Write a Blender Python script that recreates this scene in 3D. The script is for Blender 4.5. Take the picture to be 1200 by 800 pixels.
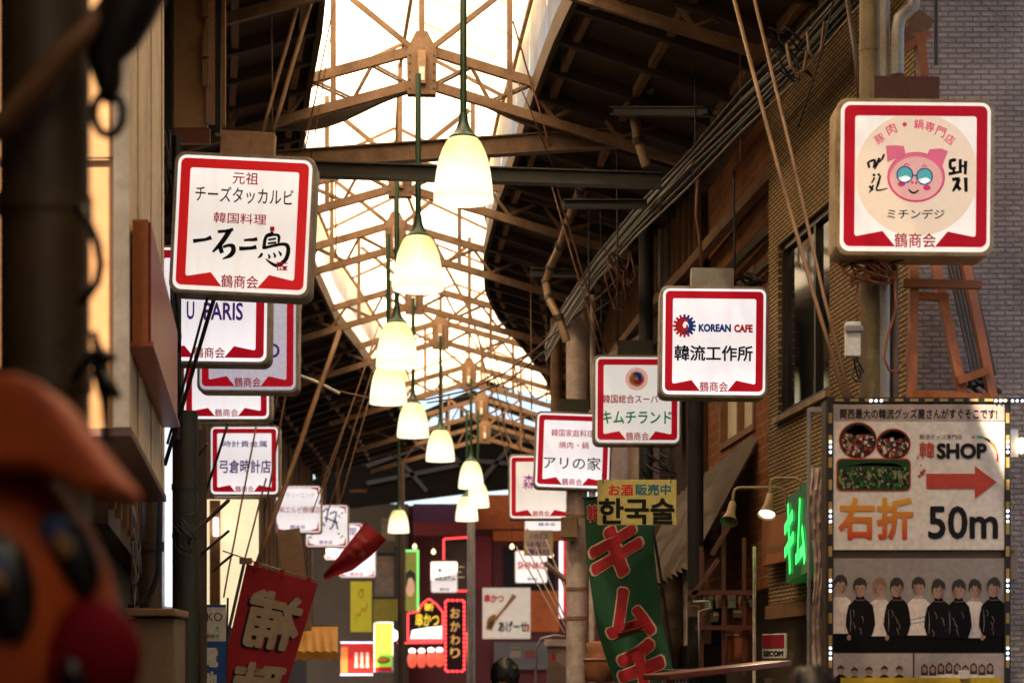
import bpy, bmesh, math, random
from mathutils import Vector, Matrix
random.seed(7)
R = math.radians
S = bpy.context.scene
C = S.collection
for o in list(bpy.data.objects): bpy.data.objects.remove(o)

# ------------------------------------------------------------------ camera, sky, sun, exposure
EXPO = 2.2
cam = bpy.data.cameras.new('camera'); camo = bpy.data.objects.new('camera', cam); C.objects.link(camo)
camo.location = (0, 0, 1.6); camo.rotation_euler = (R(90), 0, 0)
cam.lens = 72; cam.sensor_width = 36; cam.shift_y = 0.3333
cam.clip_start = 0.05; cam.clip_end = 2000
cam.dof.use_dof = True; cam.dof.focus_distance = 15.0; cam.dof.aperture_fstop = 2.7
S.camera = camo
SUN_EL, SUN_AZ = R(56), R(214)          # azimuth clockwise from +Y: behind the camera, to the left
w = bpy.data.worlds.new('World'); S.world = w; w.use_nodes = True
nt = w.node_tree; bg = nt.nodes['Background']; sk = nt.nodes.new('ShaderNodeTexSky')
sk.sky_type = 'NISHITA'; sk.sun_disc = False; sk.sun_elevation = SUN_EL; sk.sun_rotation = SUN_AZ
sk.dust_density = 2.5
nt.links.new(sk.outputs[0], bg.inputs[0]); bg.inputs[1].default_value = 0.07
sl = bpy.data.lights.new('sun', 'SUN'); sl.energy = 4.6; sl.angle = R(0.5); sl.color = (1, .87, .68)
so = bpy.data.objects.new('sun', sl); C.objects.link(so)
sd = Vector((math.sin(SUN_AZ)*math.cos(SUN_EL), math.cos(SUN_AZ)*math.cos(SUN_EL), math.sin(SUN_EL)))
so.rotation_euler = sd.to_track_quat('Z', 'Y').to_euler(); so.location = (0, 0, 40)
S.view_settings.view_transform = 'Standard'; S.view_settings.look = 'None'
S.view_settings.exposure = EXPO; S.view_settings.gamma = 1
S.cycles.use_denoising = True; S.cycles.max_bounces = 8; S.cycles.diffuse_bounces = 5
S.cycles.transparent_max_bounces = 12; S.cycles.sample_clamp_indirect = 6
S.cycles.caustics_reflective = False; S.cycles.caustics_refractive = False

# ------------------------------------------------------------------ helpers
FP = 2400.0
def P(px, py, Y): return Vector(((px-600)/FP*Y, Y, 1.6+(800-py)/FP*Y))
def lerp_tab(tab, v):
    if v <= tab[0][0]: return tab[0][1]
    for (a, b), (c, d) in zip(tab, tab[1:]):
        if v <= c: return b+(d-b)*(v-a)/(c-a)
    return tab[-1][1]
CX = [(-12, 3.38), (10, .30), (15.4, -.42), (18.6, -.82), (22.5, -1.23), (25.7, -1.46), (27.8, -1.48), (30, -1.40), (32.7, -1.14), (37.2, -.78), (41.5, -.62), (47, -.6), (80, -.6)]
def cx(Y): return lerp_tab(CX, Y)
def head(Y): return math.atan2(cx(Y+.8)-cx(Y-.8), 1.6)     # >0: to the right
def RW(Y): return lerp_tab([(-12, 2.6), (16, 2.7), (20, 2.8), (48, 2.7)], Y)
def LW(Y): return lerp_tab([(-12, 2.3), (16, 2.45), (26, 2.7), (38, 3.7), (48, 3.9)], Y)

MATS = {}
def mat(name, col, rough=.6, metal=0.0, dirt=None, dirt_amt=.5, dscale=3.0, bump=0.0, bscale=40, emit=None, estr=0, fine=0.12, spec=.5):
    if name in MATS: return MATS[name]
    if name.startswith('ink'): dirt_amt = .06; spec = .15; rough = .6; fine = .03
    m = bpy.data.materials.new(name); m.use_nodes = True; n = m.node_tree; b = n.nodes['Principled BSDF']
    b.inputs['Roughness'].default_value = rough; b.inputs['Metallic'].default_value = metal
    b.inputs['Specular IOR Level'].default_value = spec
    c4 = (*col, 1)
    tc = n.nodes.new('ShaderNodeTexCoord')
    if dirt is None: dirt = tuple(x*.55 for x in col)
    ns = n.nodes.new('ShaderNodeTexNoise'); ns.inputs['Scale'].default_value = dscale; ns.inputs['Detail'].default_value = 9; ns.inputs['Roughness'].default_value = .68
    n.links.new(tc.outputs['Object'], ns.inputs['Vector'])
    rp = n.nodes.new('ShaderNodeValToRGB'); rp.color_ramp.elements[0].position = .42; rp.color_ramp.elements[1].position = .68
    rp.color_ramp.elements[0].color = (0, 0, 0, 1); rp.color_ramp.elements[1].color = (dirt_amt,)*3+(1,)
    n.links.new(ns.outputs['Fac'], rp.inputs[0])
    mx = n.nodes.new('ShaderNodeMix'); mx.data_type = 'RGBA'
    mx.inputs['A'].default_value = c4; mx.inputs['B'].default_value = (*dirt, 1)
    n.links.new(rp.outputs[0], mx.inputs['Factor'])
    n2 = n.nodes.new('ShaderNodeTexNoise'); n2.inputs['Scale'].default_value = dscale*11; n2.inputs['Detail'].default_value = 4
    n.links.new(tc.outputs['Object'], n2.inputs['Vector'])
    hs = n.nodes.new('ShaderNodeHueSaturation'); mr = n.nodes.new('ShaderNodeMapRange')
    mr.inputs['From Min'].default_value = .3; mr.inputs['From Max'].default_value = .7
    mr.inputs['To Min'].default_value = 1-fine; mr.inputs['To Max'].default_value = 1+fine
    n.links.new(n2.outputs['Fac'], mr.inputs['Value']); n.links.new(mr.outputs[0], hs.inputs['Value'])
    n.links.new(mx.outputs['Result'], hs.inputs['Color']); n.links.new(hs.outputs[0], b.inputs['Base Color'])
    if bump:
        n3 = n.nodes.new('ShaderNodeTexNoise'); n3.inputs['Scale'].default_value = bscale; n3.inputs['Detail'].default_value = 5
        n.links.new(tc.outputs['Object'], n3.inputs['Vector'])
        bp = n.nodes.new('ShaderNodeBump'); bp.inputs['Strength'].default_value = bump; bp.inputs['Distance'].default_value = .01
        n.links.new(n3.outputs['Fac'], bp.inputs['Height']); n.links.new(bp.outputs[0], b.inputs['Normal'])
    if emit is not None:
        b.inputs['Emission Color'].default_value = (*emit, 1); b.inputs['Emission Strength'].default_value = estr/2**EXPO
    MATS[name] = m; return m

def lit_panel(name, col, top, bot, size=.9, var=.03):
    """a back-lit acrylic sheet: tubes inside make it a little brighter along its upper and lower edge"""
    if name in MATS: return MATS[name]
    m = mat(name, tuple(c*.6 for c in col), .4, spec=.25, dirt_amt=.04, dscale=2, fine=.02)
    n = m.node_tree; b = n.nodes['Principled BSDF']
    tc = n.nodes.new('ShaderNodeTexCoord'); sp = n.nodes.new('ShaderNodeSeparateXYZ'); n.links.new(tc.outputs['Object'], sp.inputs[0])
    rp = n.nodes.new('ShaderNodeValToRGB'); mr = n.nodes.new('ShaderNodeMapRange')
    mr.inputs['From Min'].default_value = -size/2; mr.inputs['From Max'].default_value = size/2
    n.links.new(sp.outputs['Z'], mr.inputs['Value'])
    ns = n.nodes.new('ShaderNodeTexNoise'); ns.inputs['Scale'].default_value = 2.2; n.links.new(tc.outputs['Object'], ns.inputs['Vector'])
    ad = n.nodes.new('ShaderNodeMath'); ad.operation = 'MULTIPLY_ADD'; ad.inputs[1].default_value = var; 
    n.links.new(ns.outputs['Fac'], ad.inputs[0]); n.links.new(mr.outputs[0], ad.inputs[2]); n.links.new(ad.outputs[0], rp.inputs[0])
    el = rp.color_ramp.elements; el[0].position = 0; el[0].color = (bot,)*3+(1,); el[1].position = 1; el[1].color = (top,)*3+(1,)
    e = el.new(.5); v = min(top, bot)*.80; e.color = (v, v, v, 1)
    rgb = n.nodes.new('ShaderNodeMix'); rgb.data_type = 'RGBA'; rgb.blend_type = 'MULTIPLY'; rgb.inputs['Factor'].default_value = 1
    rgb.inputs['A'].default_value = (*col, 1); n.links.new(rp.outputs[0], rgb.inputs['B'])
    mp_ = n.nodes.new('ShaderNodeMapping'); mp_.inputs['Scale'].default_value = (9, 1, .8); n.links.new(tc.outputs['Object'], mp_.inputs[0])
    gn = n.nodes.new('ShaderNodeTexNoise'); gn.inputs['Scale'].default_value = 1.6; gn.inputs['Detail'].default_value = 7; n.links.new(mp_.outputs[0], gn.inputs['Vector'])
    gr_ = n.nodes.new('ShaderNodeMapRange'); gr_.inputs['From Min'].default_value = .5; gr_.inputs['From Max'].default_value = .78; gr_.inputs['To Min'].default_value = 0; gr_.inputs['To Max'].default_value = .30; n.links.new(gn.outputs['Fac'], gr_.inputs['Value'])
    gm = n.nodes.new('ShaderNodeMix'); gm.data_type = 'RGBA'; gm.blend_type = 'MULTIPLY'; gm.inputs['B'].default_value = (.62, .48, .33, 1); n.links.new(gr_.outputs[0], gm.inputs['Factor']); n.links.new(rgb.outputs['Result'], gm.inputs['A'])
    n.links.new(gm.outputs['Result'], b.inputs['Emission Color']); b.inputs['Emission Strength'].default_value = 1/2**EXPO
    return m

def glow(name, col, s):
    return mat(name, tuple(c*.6 for c in col), .4, emit=col, estr=s)

def brickmat(name, c1, c2, mortar, bw, bh, msize=.012, bump=.6, rough=.85, rowoff=.5, dirt=.35):
    if name in MATS: return MATS[name]
    m = bpy.data.materials.new(name); m.use_nodes = True; n = m.node_tree; b = n.nodes['Principled BSDF']; b.inputs['Roughness'].default_value = rough
    b.inputs['Specular IOR Level'].default_value = .25
    tc = n.nodes.new('ShaderNodeTexCoord'); sp = n.nodes.new('ShaderNodeSeparateXYZ'); cb = n.nodes.new('ShaderNodeCombineXYZ')
    n.links.new(tc.outputs['Object'], sp.inputs[0]); n.links.new(sp.outputs['X'], cb.inputs['X']); n.links.new(sp.outputs['Z'], cb.inputs['Y'])
    br = n.nodes.new('ShaderNodeTexBrick'); n.links.new(cb.outputs[0], br.inputs['Vector'])
    br.inputs['Scale'].default_value = 1; br.inputs['Brick Width'].default_value = bw; br.inputs['Row Height'].default_value = bh
    br.inputs['Mortar Size'].default_value = msize; br.inputs['Mortar Smooth'].default_value = .3; br.offset = rowoff
    br.inputs['Color1'].default_value = (*c1, 1); br.inputs['Color2'].default_value = (*c2, 1); br.inputs['Mortar'].default_value = (*mortar, 1)
    ns = n.nodes.new('ShaderNodeTexNoise'); ns.inputs['Scale'].default_value = 1.4; ns.inputs['Detail'].default_value = 8; n.links.new(tc.outputs['Object'], ns.inputs['Vector'])
    mr = n.nodes.new('ShaderNodeMapRange'); mr.inputs['From Min'].default_value = .35; mr.inputs['From Max'].default_value = .7; mr.inputs['To Min'].default_value = 1.1; mr.inputs['To Max'].default_value = 1-dirt
    n.links.new(ns.outputs['Fac'], mr.inputs['Value'])
    hs = n.nodes.new('ShaderNodeHueSaturation'); n.links.new(mr.outputs[0], hs.inputs['Value']); n.links.new(br.outputs['Color'], hs.inputs['Color']); n.links.new(hs.outputs[0], b.inputs['Base Color'])
    n3 = n.nodes.new('ShaderNodeTexNoise'); n3.inputs['Scale'].default_value = 26; n3.inputs['Detail'].default_value = 6; n.links.new(tc.outputs['Object'], n3.inputs['Vector'])
    sub = n.nodes.new('ShaderNodeMath'); sub.operation = 'MULTIPLY_ADD'; sub.inputs[1].default_value = -1.0
    n.links.new(br.outputs['Fac'], sub.inputs[0]); n.links.new(n3.outputs['Fac'], sub.inputs[2])
    bp = n.nodes.new('ShaderNodeBump'); bp.inputs['Strength'].default_value = bump; bp.inputs['Distance'].default_value = .02
    n.links.new(sub.outputs[0], bp.inputs['Height']); n.links.new(bp.outputs[0], b.inputs['Normal'])
    MATS[name] = m; return m

def photomat(name, cols, scale=9, estr=0):
    """a printed snapshot: busy blotches of a few colours"""
    if name in MATS: return MATS[name]
    m = bpy.data.materials.new(name); m.use_nodes = True; n = m.node_tree; b = n.nodes['Principled BSDF']; b.inputs['Roughness'].default_value = .5
    tc = n.nodes.new('ShaderNodeTexCoord'); mp = n.nodes.new('ShaderNodeMapping'); mp.inputs['Scale'].default_value = (1, 1, 1.7)
    n.links.new(tc.outputs['Object'], mp.inputs[0])
    v = n.nodes.new('ShaderNodeTexVoronoi'); v.inputs['Scale'].default_value = scale*2.4; n.links.new(mp.outputs[0], v.inputs['Vector'])
    ns = n.nodes.new('ShaderNodeTexNoise'); ns.inputs['Scale'].default_value = scale; ns.inputs['Detail'].default_value = 10; ns.inputs['Roughness'].default_value = .75
    n.links.new(mp.outputs[0], ns.inputs['Vector'])
    mx = n.nodes.new('ShaderNodeMix'); mx.data_type = 'FLOAT'; mx.inputs['Factor'].default_value = .35
    bw = n.nodes.new('ShaderNodeRGBToBW'); n.links.new(v.outputs['Color'], bw.inputs[0])
    n.links.new(ns.outputs['Fac'], mx.inputs['A']); n.links.new(bw.outputs[0], mx.inputs['B'])
    sg_ = n.nodes.new('ShaderNodeSeparateXYZ'); n.links.new(tc.outputs['Generated'], sg_.inputs[0])
    gz = n.nodes.new('ShaderNodeMapRange'); gz.inputs['From Min'].default_value = .45; gz.inputs['From Max'].default_value = 1; gz.inputs['To Min'].default_value = 0; gz.inputs['To Max'].default_value = .16; n.links.new(sg_.outputs['Z'], gz.inputs['Value'])
    ad_ = n.nodes.new('ShaderNodeMath'); n.links.new(mx.outputs['Result'], ad_.inputs[0]); n.links.new(gz.outputs[0], ad_.inputs[1])
    rp = n.nodes.new('ShaderNodeValToRGB'); n.links.new(ad_.outputs[0], rp.inputs[0]); rp.color_ramp.interpolation = 'LINEAR'
    e = rp.color_ramp.elements; k = len(cols)
    e[0].position = .33; e[0].color = (*cols[0], 1); e[1].position = .70; e[1].color = (*cols[-1], 1)
    for i in range(1, k-1):
        q = e.new(.33+.37*i/(k-1)); q.color = (*cols[i], 1)
    n.links.new(rp.outputs[0], b.inputs['Base Color'])
    if estr:
        n.links.new(rp.outputs[0], b.inputs['Emission Color']); b.inputs['Emission Strength'].default_value = estr/2**EXPO
    MATS[name] = m; return m

TXT = {}
def text_geo(body, bold):
    k = (body, bold)
    if k in TXT: return TXT[k]
    cu = bpy.data.curves.new('t', 'FONT'); cu.body = body; cu.offset = bold; cu.resolution_u = 3
    o = bpy.data.objects.new('t', cu); C.objects.link(o); bpy.context.view_layer.update()
    me = bpy.data.meshes.new_from_object(o)
    vs = [(v.co.x, v.co.y) for v in me.vertices]; fs = [tuple(p.vertices) for p in me.polygons]
    bpy.data.objects.remove(o); bpy.data.curves.remove(cu); bpy.data.meshes.remove(me)
    TXT[k] = (vs, fs); return TXT[k]

def rr(x0, z0, x1, z1, r, n=5):
    pts = []
    for (ax, az, a0) in ((x1-r, z1-r, 0), (x0+r, z1-r, 90), (x0+r, z0+r, 180), (x1-r, z0+r, 270)):
        for i in range(n+1):
            a = R(a0+90*i/n); pts.append((ax+r*math.cos(a), az+r*math.sin(a)))
    return pts

class MB:
    def __init__(s): s.v = []; s.f = []
    def quad(s, a, b, c, d):
        k = len(s.v); s.v += [Vector(a), Vector(b), Vector(c), Vector(d)]; s.f.append((k, k+1, k+2, k+3)); return s
    def hexa(s, p):       # 8 points, bottom ring then top ring
        k = len(s.v); s.v += [Vector(q) for q in p]
        s.f += [(k+3, k+2, k+1, k), (k+4, k+5, k+6, k+7)]+[(k+i, k+(i+1) % 4, k+4+(i+1) % 4, k+4+i) for i in range(4)]; return s
    def box(s, c, d, m=None):
        c = Vector(c); x, y, z = [q/2 for q in d]
        pts = [Vector((a, b, e)) for e in (-z, z) for (a, b) in ((-x, -y), (x, -y), (x, y), (-x, y))]
        if m is not None: pts = [m @ q for q in pts]
        return s.hexa([c+q for q in pts])
    def box2(s, a, b): return s.box([(p+q)/2 for p, q in zip(a, b)], [abs(q-p) for p, q in zip(a, b)])
    def bar(s, p, q, w, h, up=(0, 0, 1)):
        p, q = Vector(p), Vector(q); d = (q-p).normalized(); u = Vector(up)
        if abs(d.dot(u)) > .97: u = Vector((0, 1, 0))
        x = d.cross(u).normalized(); z = x.cross(d).normalized()
        return s.hexa([p-x*w/2-z*h/2, p+x*w/2-z*h/2, p+x*w/2+z*h/2, p-x*w/2+z*h/2, q-x*w/2-z*h/2, q+x*w/2-z*h/2, q+x*w/2+z*h/2, q-x*w/2+z*h/2])
    def tube(s, pts, r, n=8, caps=True):
        pts = [Vector(p) for p in pts]; k0 = len(s.v); m = len(pts)
        rs = r if isinstance(r, (list, tuple)) else [r]*m
        px_ = None
        for i, p in enumerate(pts):
            d = (pts[min(i+1, m-1)]-pts[max(i-1, 0)])
            if d.length < 1e-9: d = Vector((0, 0, 1))
            d.normalize()
            if px_ is None:
                u = Vector((0, 0, 1)) if abs(d.z) < .9 else Vector((1, 0, 0)); x = d.cross(u).normalized()
            else:
                x = (px_-d*px_.dot(d))
                x = x.normalized() if x.length > 1e-6 else d.orthogonal().normalized()
            px_ = x; y = d.cross(x)
            for j in range(n):
                a = 2*math.pi*j/n; s.v.append(p+(x*math.cos(a)+y*math.sin(a))*rs[i])
        for i in range(m-1):
            for j in range(n):
                a = k0+i*n+j; b = k0+i*n+(j+1) % n; s.f.append((a, b, b+n, a+n))
        if caps:
            s.f.append(tuple(k0+j for j in reversed(range(n)))); s.f.append(tuple(k0+(m-1)*n+j for j in range(n)))
        return s
    def prism(s, poly, y0, y1, mp=None):     # polygon in (x,z), extruded in y
        k = len(s.v); n = len(poly)
        ar = sum(poly[i][0]*poly[(i+1) % n][1]-poly[(i+1) % n][0]*poly[i][1] for i in range(n))
        if ar < 0: poly = poly[::-1]
        pts = [Vector((a, y0, b)) for a, b in poly]+[Vector((a, y1, b)) for a, b in poly]
        if mp: pts = [mp(p) for p in pts]
        s.v += pts
        s.f.append(tuple(range(k, k+n))); s.f.append(tuple(reversed(range(k+n, k+2*n))))
        for i in range(n): s.f.append((k+(i+1) % n, k+i, k+n+i, k+n+(i+1) % n))
        return s
    def disc(s, cx_, cz, rx, rz, y0, y1=None, n=28, rot=0):
        ca, sa = math.cos(rot), math.sin(rot); pts = []
        for i in range(n):
            a = 2*math.pi*i/n; x, z = rx*math.cos(a), rz*math.sin(a); pts.append((cx_+x*ca-z*sa, cz+x*sa+z*ca))
        return s.prism(pts, y0, y0+.002 if y1 is None else y1)
    def lathe(s, prof, n=32, c=(0, 0, 0), flute=0, caps=False):
        k = len(s.v); c = Vector(c)
        for (r, z) in prof:
            for j in range(n):
                a = 2*math.pi*j/n; q = r*(1+flute*(.5+.5*math.cos(a*n/2))) if flute else r
                s.v.append(c+Vector((q*math.cos(a), q*math.sin(a), z)))
        for i in range(len(prof)-1):
            for j in range(n):
                a = k+i*n+j; b = k+i*n+(j+1) % n; s.f.append((a, b, b+n, a+n))
        if caps:
            s.f.append(tuple(k+j for j in reversed(range(n)))); s.f.append(tuple(k+(len(prof)-1)*n+j for j in range(n)))
        return s
    def text(s, body, x, z, w=None, h=None, y=0., bold=0.01, rot=0., mirror=False, fmap=None, shear=0.):
        vs, fs = text_geo(body, 0.0)
        if not vs: return s
        x0 = min(v[0] for v in vs); x1 = max(v[0] for v in vs); z0 = min(v[1] for v in vs); z1 = max(v[1] for v in vs)
        bo = max(0, bold); sx = w/(x1-x0+2*bo) if w else h/(z1-z0+2*bo); sz = h/(z1-z0+2*bo) if h else sx
        nd = 0 if bo <= 0 else (8 if bo < .03 else 14); ca, sa = math.cos(rot), math.sin(rot)
        offs = [(0, 0)]+[(bo*math.cos(2*math.pi*i/nd), bo*math.sin(2*math.pi*i/nd)) for i in range(nd)]
        for q, (ox, oz) in enumerate(offs):              # heavier weight: the glyph repeated a hair apart
            k = len(s.v)
            for (a, b) in vs:
                a = (a-(x0+x1)/2+ox)*sx; b = (b-(z0+z1)/2+oz)*sz; a += b*shear
                if mirror: a = -a
                p = Vector((x+a*ca-b*sa, y-.00004*q, z+a*sa+b*ca)); s.v.append(fmap(p) if fmap else p)
            for f in fs: s.f.append(tuple(k+i for i in f))
        return s
    def stroke(s, pts, ws, y=0., n=6):      # flat brush stroke with changing width, through pts (x,z)
        pp = [Vector((a, 0, b)) for a, b in pts]; out = []; wo = []
        m = len(pp)
        for i in range(m-1):
            p0, p1, p2, p3 = pp[max(i-1, 0)], pp[i], pp[i+1], pp[min(i+2, m-1)]
            for j in range(n):
                t = j/n
                out.append(.5*((2*p1)+(-p0+p2)*t+(2*p0-5*p1+4*p2-p3)*t*t+(-p0+3*p1-3*p2+p3)*t**3)); wo.append(ws[i]+(ws[i+1]-ws[i])*t)
        out.append(pp[-1]); wo.append(ws[-1]); k = len(s.v)
        for i, p in enumerate(out):
            d = (out[min(i+1, len(out)-1)]-out[max(i-1, 0)]); d.normalize(); q = Vector((-d.z, 0, d.x))
            s.v += [p+q*wo[i]/2+Vector((0, y, 0)), p-q*wo[i]/2+Vector((0, y, 0))]
        for i in range(len(out)-1): s.f.append((k+2*i, k+2*i+1, k+2*i+3, k+2*i+2))
        return s
    def build(s, name, m, parent=None, smooth=False, bevel=0, world=False, base=None, auto=None):
        me = bpy.data.meshes.new(name); vs = s.v
        o = bpy.data.objects.new(name, me); C.objects.link(o)
        if parent is not None:
            o.parent = parent
            if world:
                off = Vector((0, 0, 0)); q = parent
                while q is not None: off += q.location; q = q.parent
                vs = [v-off for v in vs]
        elif world:
            xs = [v.x for v in vs]; ys = [v.y for v in vs]; zs = [v.z for v in vs]
            b = Vector(((min(xs)+max(xs))/2, (min(ys)+max(ys))/2, min(zs))); vs = [v-b for v in vs]; o.location = b
        me.from_pydata([tuple(v) for v in vs], [], s.f); me.update()
        if smooth:
            for p in me.polygons: p.use_smooth = True
            if auto:
                try: me.set_sharp_from_angle(angle=R(auto))
                except Exception: pass
        if m is not None: me.materials.append(m)
        if bevel:
            bm = bmesh.new(); bm.from_mesh(me)
            ed = [e for e in bm.edges if len(e.link_faces) == 2 and e.calc_face_angle(0) > R(40)]
            bmesh.ops.bevel(bm, geom=ed, offset=bevel, segments=2, profile=.6, affect='EDGES', clamp_overlap=True)
            bm.to_mesh(me); bm.free()
        return o

def tag(o, label=None, cat=None, group=None, kind=None):
    if label: o['label'] = label
    if cat: o['category'] = cat
    if group: o['group'] = group
    if kind: o['kind'] = kind
    return o
def thing(name, label, cat, loc=(0, 0, 0), rot=(0, 0, 0), group=None):
    o = bpy.data.objects.new(name, None); C.objects.link(o); o.location = loc; o.rotation_euler = rot; o.empty_display_size = .2
    return tag(o, label, cat, group)
def dup(root, loc, rot=None, label=None):
    r = root.copy(); C.objects.link(r); r.location = loc
    if rot is not None: r.rotation_euler = rot
    if label: r['label'] = label
    for ch in list(root.children):
        c = ch.copy(); C.objects.link(c); c.parent = r
        for g in list(ch.children):
            d = g.copy(); C.objects.link(d); d.parent = c
    return r

# ------------------------------------------------------------------ materials
M_truss = mat('truss_paint', (.23, .13, .066), .62, dirt=(.085, .036, .014), dirt_amt=.75, dscale=4, bump=.25)
M_trussD = mat('truss_dark', (.05, .038, .024), .6, dirt=(.06, .025, .012), dirt_amt=.6)
M_green = mat('green_rod', (.018, .055, .03), .4, dirt_amt=.3)
M_gbeam = mat('dark_green_beam', (.026, .028, .02), .55, dirt=(.05, .028, .014), dirt_amt=.5)
M_board = mat('roof_boards', (.078, .042, .018), .8, dirt=(.04, .02, .01), dirt_amt=.7, dscale=2.2, bump=.4)
M_raft = mat('rafter_wood', (.055, .030, .013), .75, dirt=(.03, .016, .008), dirt_amt=.6)
M_tanw = mat('tan_wood', (.26, .125, .045), .7, dirt=(.10, .045, .018), dirt_amt=.7, dscale=3)
M_wallb = mat('brown_wall', (.075, .034, .013), .8, dirt=(.035, .017, .008), dirt_amt=.7, dscale=1.4, bump=.3)
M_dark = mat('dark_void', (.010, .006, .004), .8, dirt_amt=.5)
M_black = mat('black_metal', (.012, .011, .010), .45, fine=.3)
M_pipe = mat('tan_pipe', (.33, .20, .11), .45, dirt=(.14, .06, .025), dirt_amt=.6)
M_gpipe = mat('grey_pipe', (.30, .29, .27), .4, .2, dirt=(.2, .13, .08), dirt_amt=.6, dscale=5)
M_steel = mat('galvanised', (.74, .60, .54), .42, .15, dirt=(.22, .12, .08), dirt_amt=.6, dscale=4, bump=.1)
M_rim = mat('sign_rim', (.36, .31, .25), .45, .25, dirt=(.16, .085, .04), dirt_amt=.7, dscale=5)
M_rimy = mat('sign_rim_yellowed', (.46, .33, .16), .5, .05, dirt=(.20, .09, .03), dirt_amt=.8, dscale=6)
M_red = mat('sign_red', (.50, .008, .018), .5, spec=.2, emit=(.62, .002, .022), estr=.34, fine=.05, dirt_amt=.25)
M_redhot = mat('sign_red_bright', (.62, .012, .018), .38, emit=(.8, .01, .015), estr=.42, fine=.05, dirt_amt=.2)
M_face1 = lit_panel('lit_face_warm', (1, .93, .86), .92, .84)
M_face2 = lit_panel('lit_face_cool', (.98, .93, .97), .86, .98)
M_face3 = lit_panel('lit_face_cream', (1, .90, .80), .74, .86)
M_faceF = lit_panel('lit_face_far', (1, .92, .93), .9, .9, .5)
M_ink = mat('ink_black', (.012, .010, .012), .5, fine=.2)
M_inkr = mat('ink_red', (.55, .02, .03), .5, emit=(.7, .02, .03), estr=.10)
M_inkp = mat('ink_purple', (.11, .045, .30), .5, emit=(.15, .05, .5), estr=.12)
M_inkg = mat('ink_green', (.015, .30, .06), .5, emit=(.02, .5, .1), estr=.10)
M_inkb = mat('ink_blue', (.015, .06, .32), .5, emit=(.02, .08, .5), estr=.08)
M_inkm = mat('ink_magenta', (.45, .03, .42), .5, emit=(.6, .05, .6), estr=.15)
M_inko = mat('ink_orange', (.75, .28, .05), .5)
M_pink = mat('ink_pink', (.85, .20, .30), .5, emit=(1, .2, .33), estr=.32)
M_pinkl = mat('ink_light_pink', (.85, .46, .40), .5, emit=(1, .52, .47), estr=.42)
M_pinkd = mat('ink_hot_pink', (.80, .07, .22), .5, emit=(.95, .05, .2), estr=.28)
M_peach = mat('ink_peach', (.78, .60, .45), .5, emit=(1, .77, .56), estr=.52)
M_teal = mat('ink_teal', (.12, .50, .52), .5, emit=(.15, .65, .65), estr=.32)
M_white = mat('white_paint', (.78, .74, .68), .5, dirt_amt=.2)
M_wire = mat('wire_dark', (.03, .02, .015), .5)
M_wiret = mat('wire_tan', (.30, .17, .08), .5, dirt=(.16, .07, .03), dirt_amt=.6, dscale=6)
M_wirer = mat('wire_rust', (.16, .055, .025), .55, dirt_amt=.5)
M_cond = mat('conduit', (.22, .17, .12), .3, .5, dirt_amt=.4)

# ------------------------------------------------------------------ ground
g = MB().quad((-200, -120, 0), (200, -120, 0), (200, 280, 0), (-200, 280, 0)).build('ground', mat('asphalt', (.05, .048, .046), .85, dirt_amt=.4, bump=.3)); tag(g, kind='structure')
st = MB()
Ys = [-12+1.5*i for i in range(48)]
for a, b in zip(Ys, Ys[1:]):
    st.quad((cx(a)-2.3, a, .004), (cx(a)+2.3, a, .004), (cx(b)+2.3, b, .004), (cx(b)-2.3, b, .004))
tag(st.build('street', brickmat('street_tiles', (.22, .16, .13), (.17, .12, .10), (.08, .07, .06), .3, .3, .008, .2)), kind='structure')

# ------------------------------------------------------------------ arcade roof
ZB = 7.03                      # bottom chord at the ridge
def sec(s, Y, z):              # point at lateral offset s from the arcade's centre line
    h = head(Y); return Vector((cx(Y)+s*math.cos(h), Y-s*math.sin(h), z))
Y0, Y1 = -11, 46.4
def HWf(Y): return lerp_tab([(-12, 1.0), (17, 1.0), (21, 1.12), (28, 1.15), (36, 1.5), (46.4, 1.6)], Y)
HW = 1.0; ZL = ZB+.08; ZE = ZB+.92; ZR = ZB+1.42
roof = thing('arcade_roof', 'gabled arcade roof of brown boards with a white translucent skylight along its ridge', 'roof', (cx(18), 18, ZB))
m_sky = bpy.data.materials.new('skylight_sheet'); m_sky.use_nodes = True
n = m_sky.node_tree; n.nodes.remove(n.nodes['Principled BSDF']); out = n.nodes['Material Output']
tr = n.nodes.new('ShaderNodeBsdfTranslucent'); gl = n.nodes.new('ShaderNodeBsdfGlossy'); gl.inputs['Roughness'].default_value = .25
tcn = n.nodes.new('ShaderNodeTexCoord'); nz = n.nodes.new('ShaderNodeTexNoise'); nz.inputs['Scale'].default_value = 1.1; nz.inputs['Detail'].default_value = 8; nz.inputs['Distortion'].default_value = .6
n.links.new(tcn.outputs['Object'], nz.inputs['Vector'])
rp = n.nodes.new('ShaderNodeValToRGB'); rp.color_ramp.elements[0].position = .38; rp.color_ramp.elements[1].position = .72
rp.color_ramp.elements[0].color = (.96, .79, .55, 1); rp.color_ramp.elements[1].color = (.62, .45, .28, 1); n.links.new(nz.outputs['Fac'], rp.inputs[0]); n.links.new(rp.outputs[0], tr.inputs['Color'])
mxs = n.nodes.new('ShaderNodeMixShader'); mxs.inputs[0].default_value = .05; n.links.new(tr.outputs[0], mxs.inputs[1]); n.links.new(gl.outputs[0], mxs.inputs[2])
tp = n.nodes.new('ShaderNodeBsdfTransparent'); tp.inputs[0].default_value = (1, .93, .82, 1); mx2 = n.nodes.new('ShaderNodeMixShader'); mx2.inputs[0].default_value = .05
n.links.new(mxs.outputs[0], mx2.inputs[1]); n.links.new(tp.outputs[0], mx2.inputs[2]); n.links.new(mx2.outputs[0], out.inputs['Surface'])
YS = []
y = Y0
while y < Y1-.01: YS.append(y); y += .82
YS.append(Y1)
sky = MB()
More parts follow.
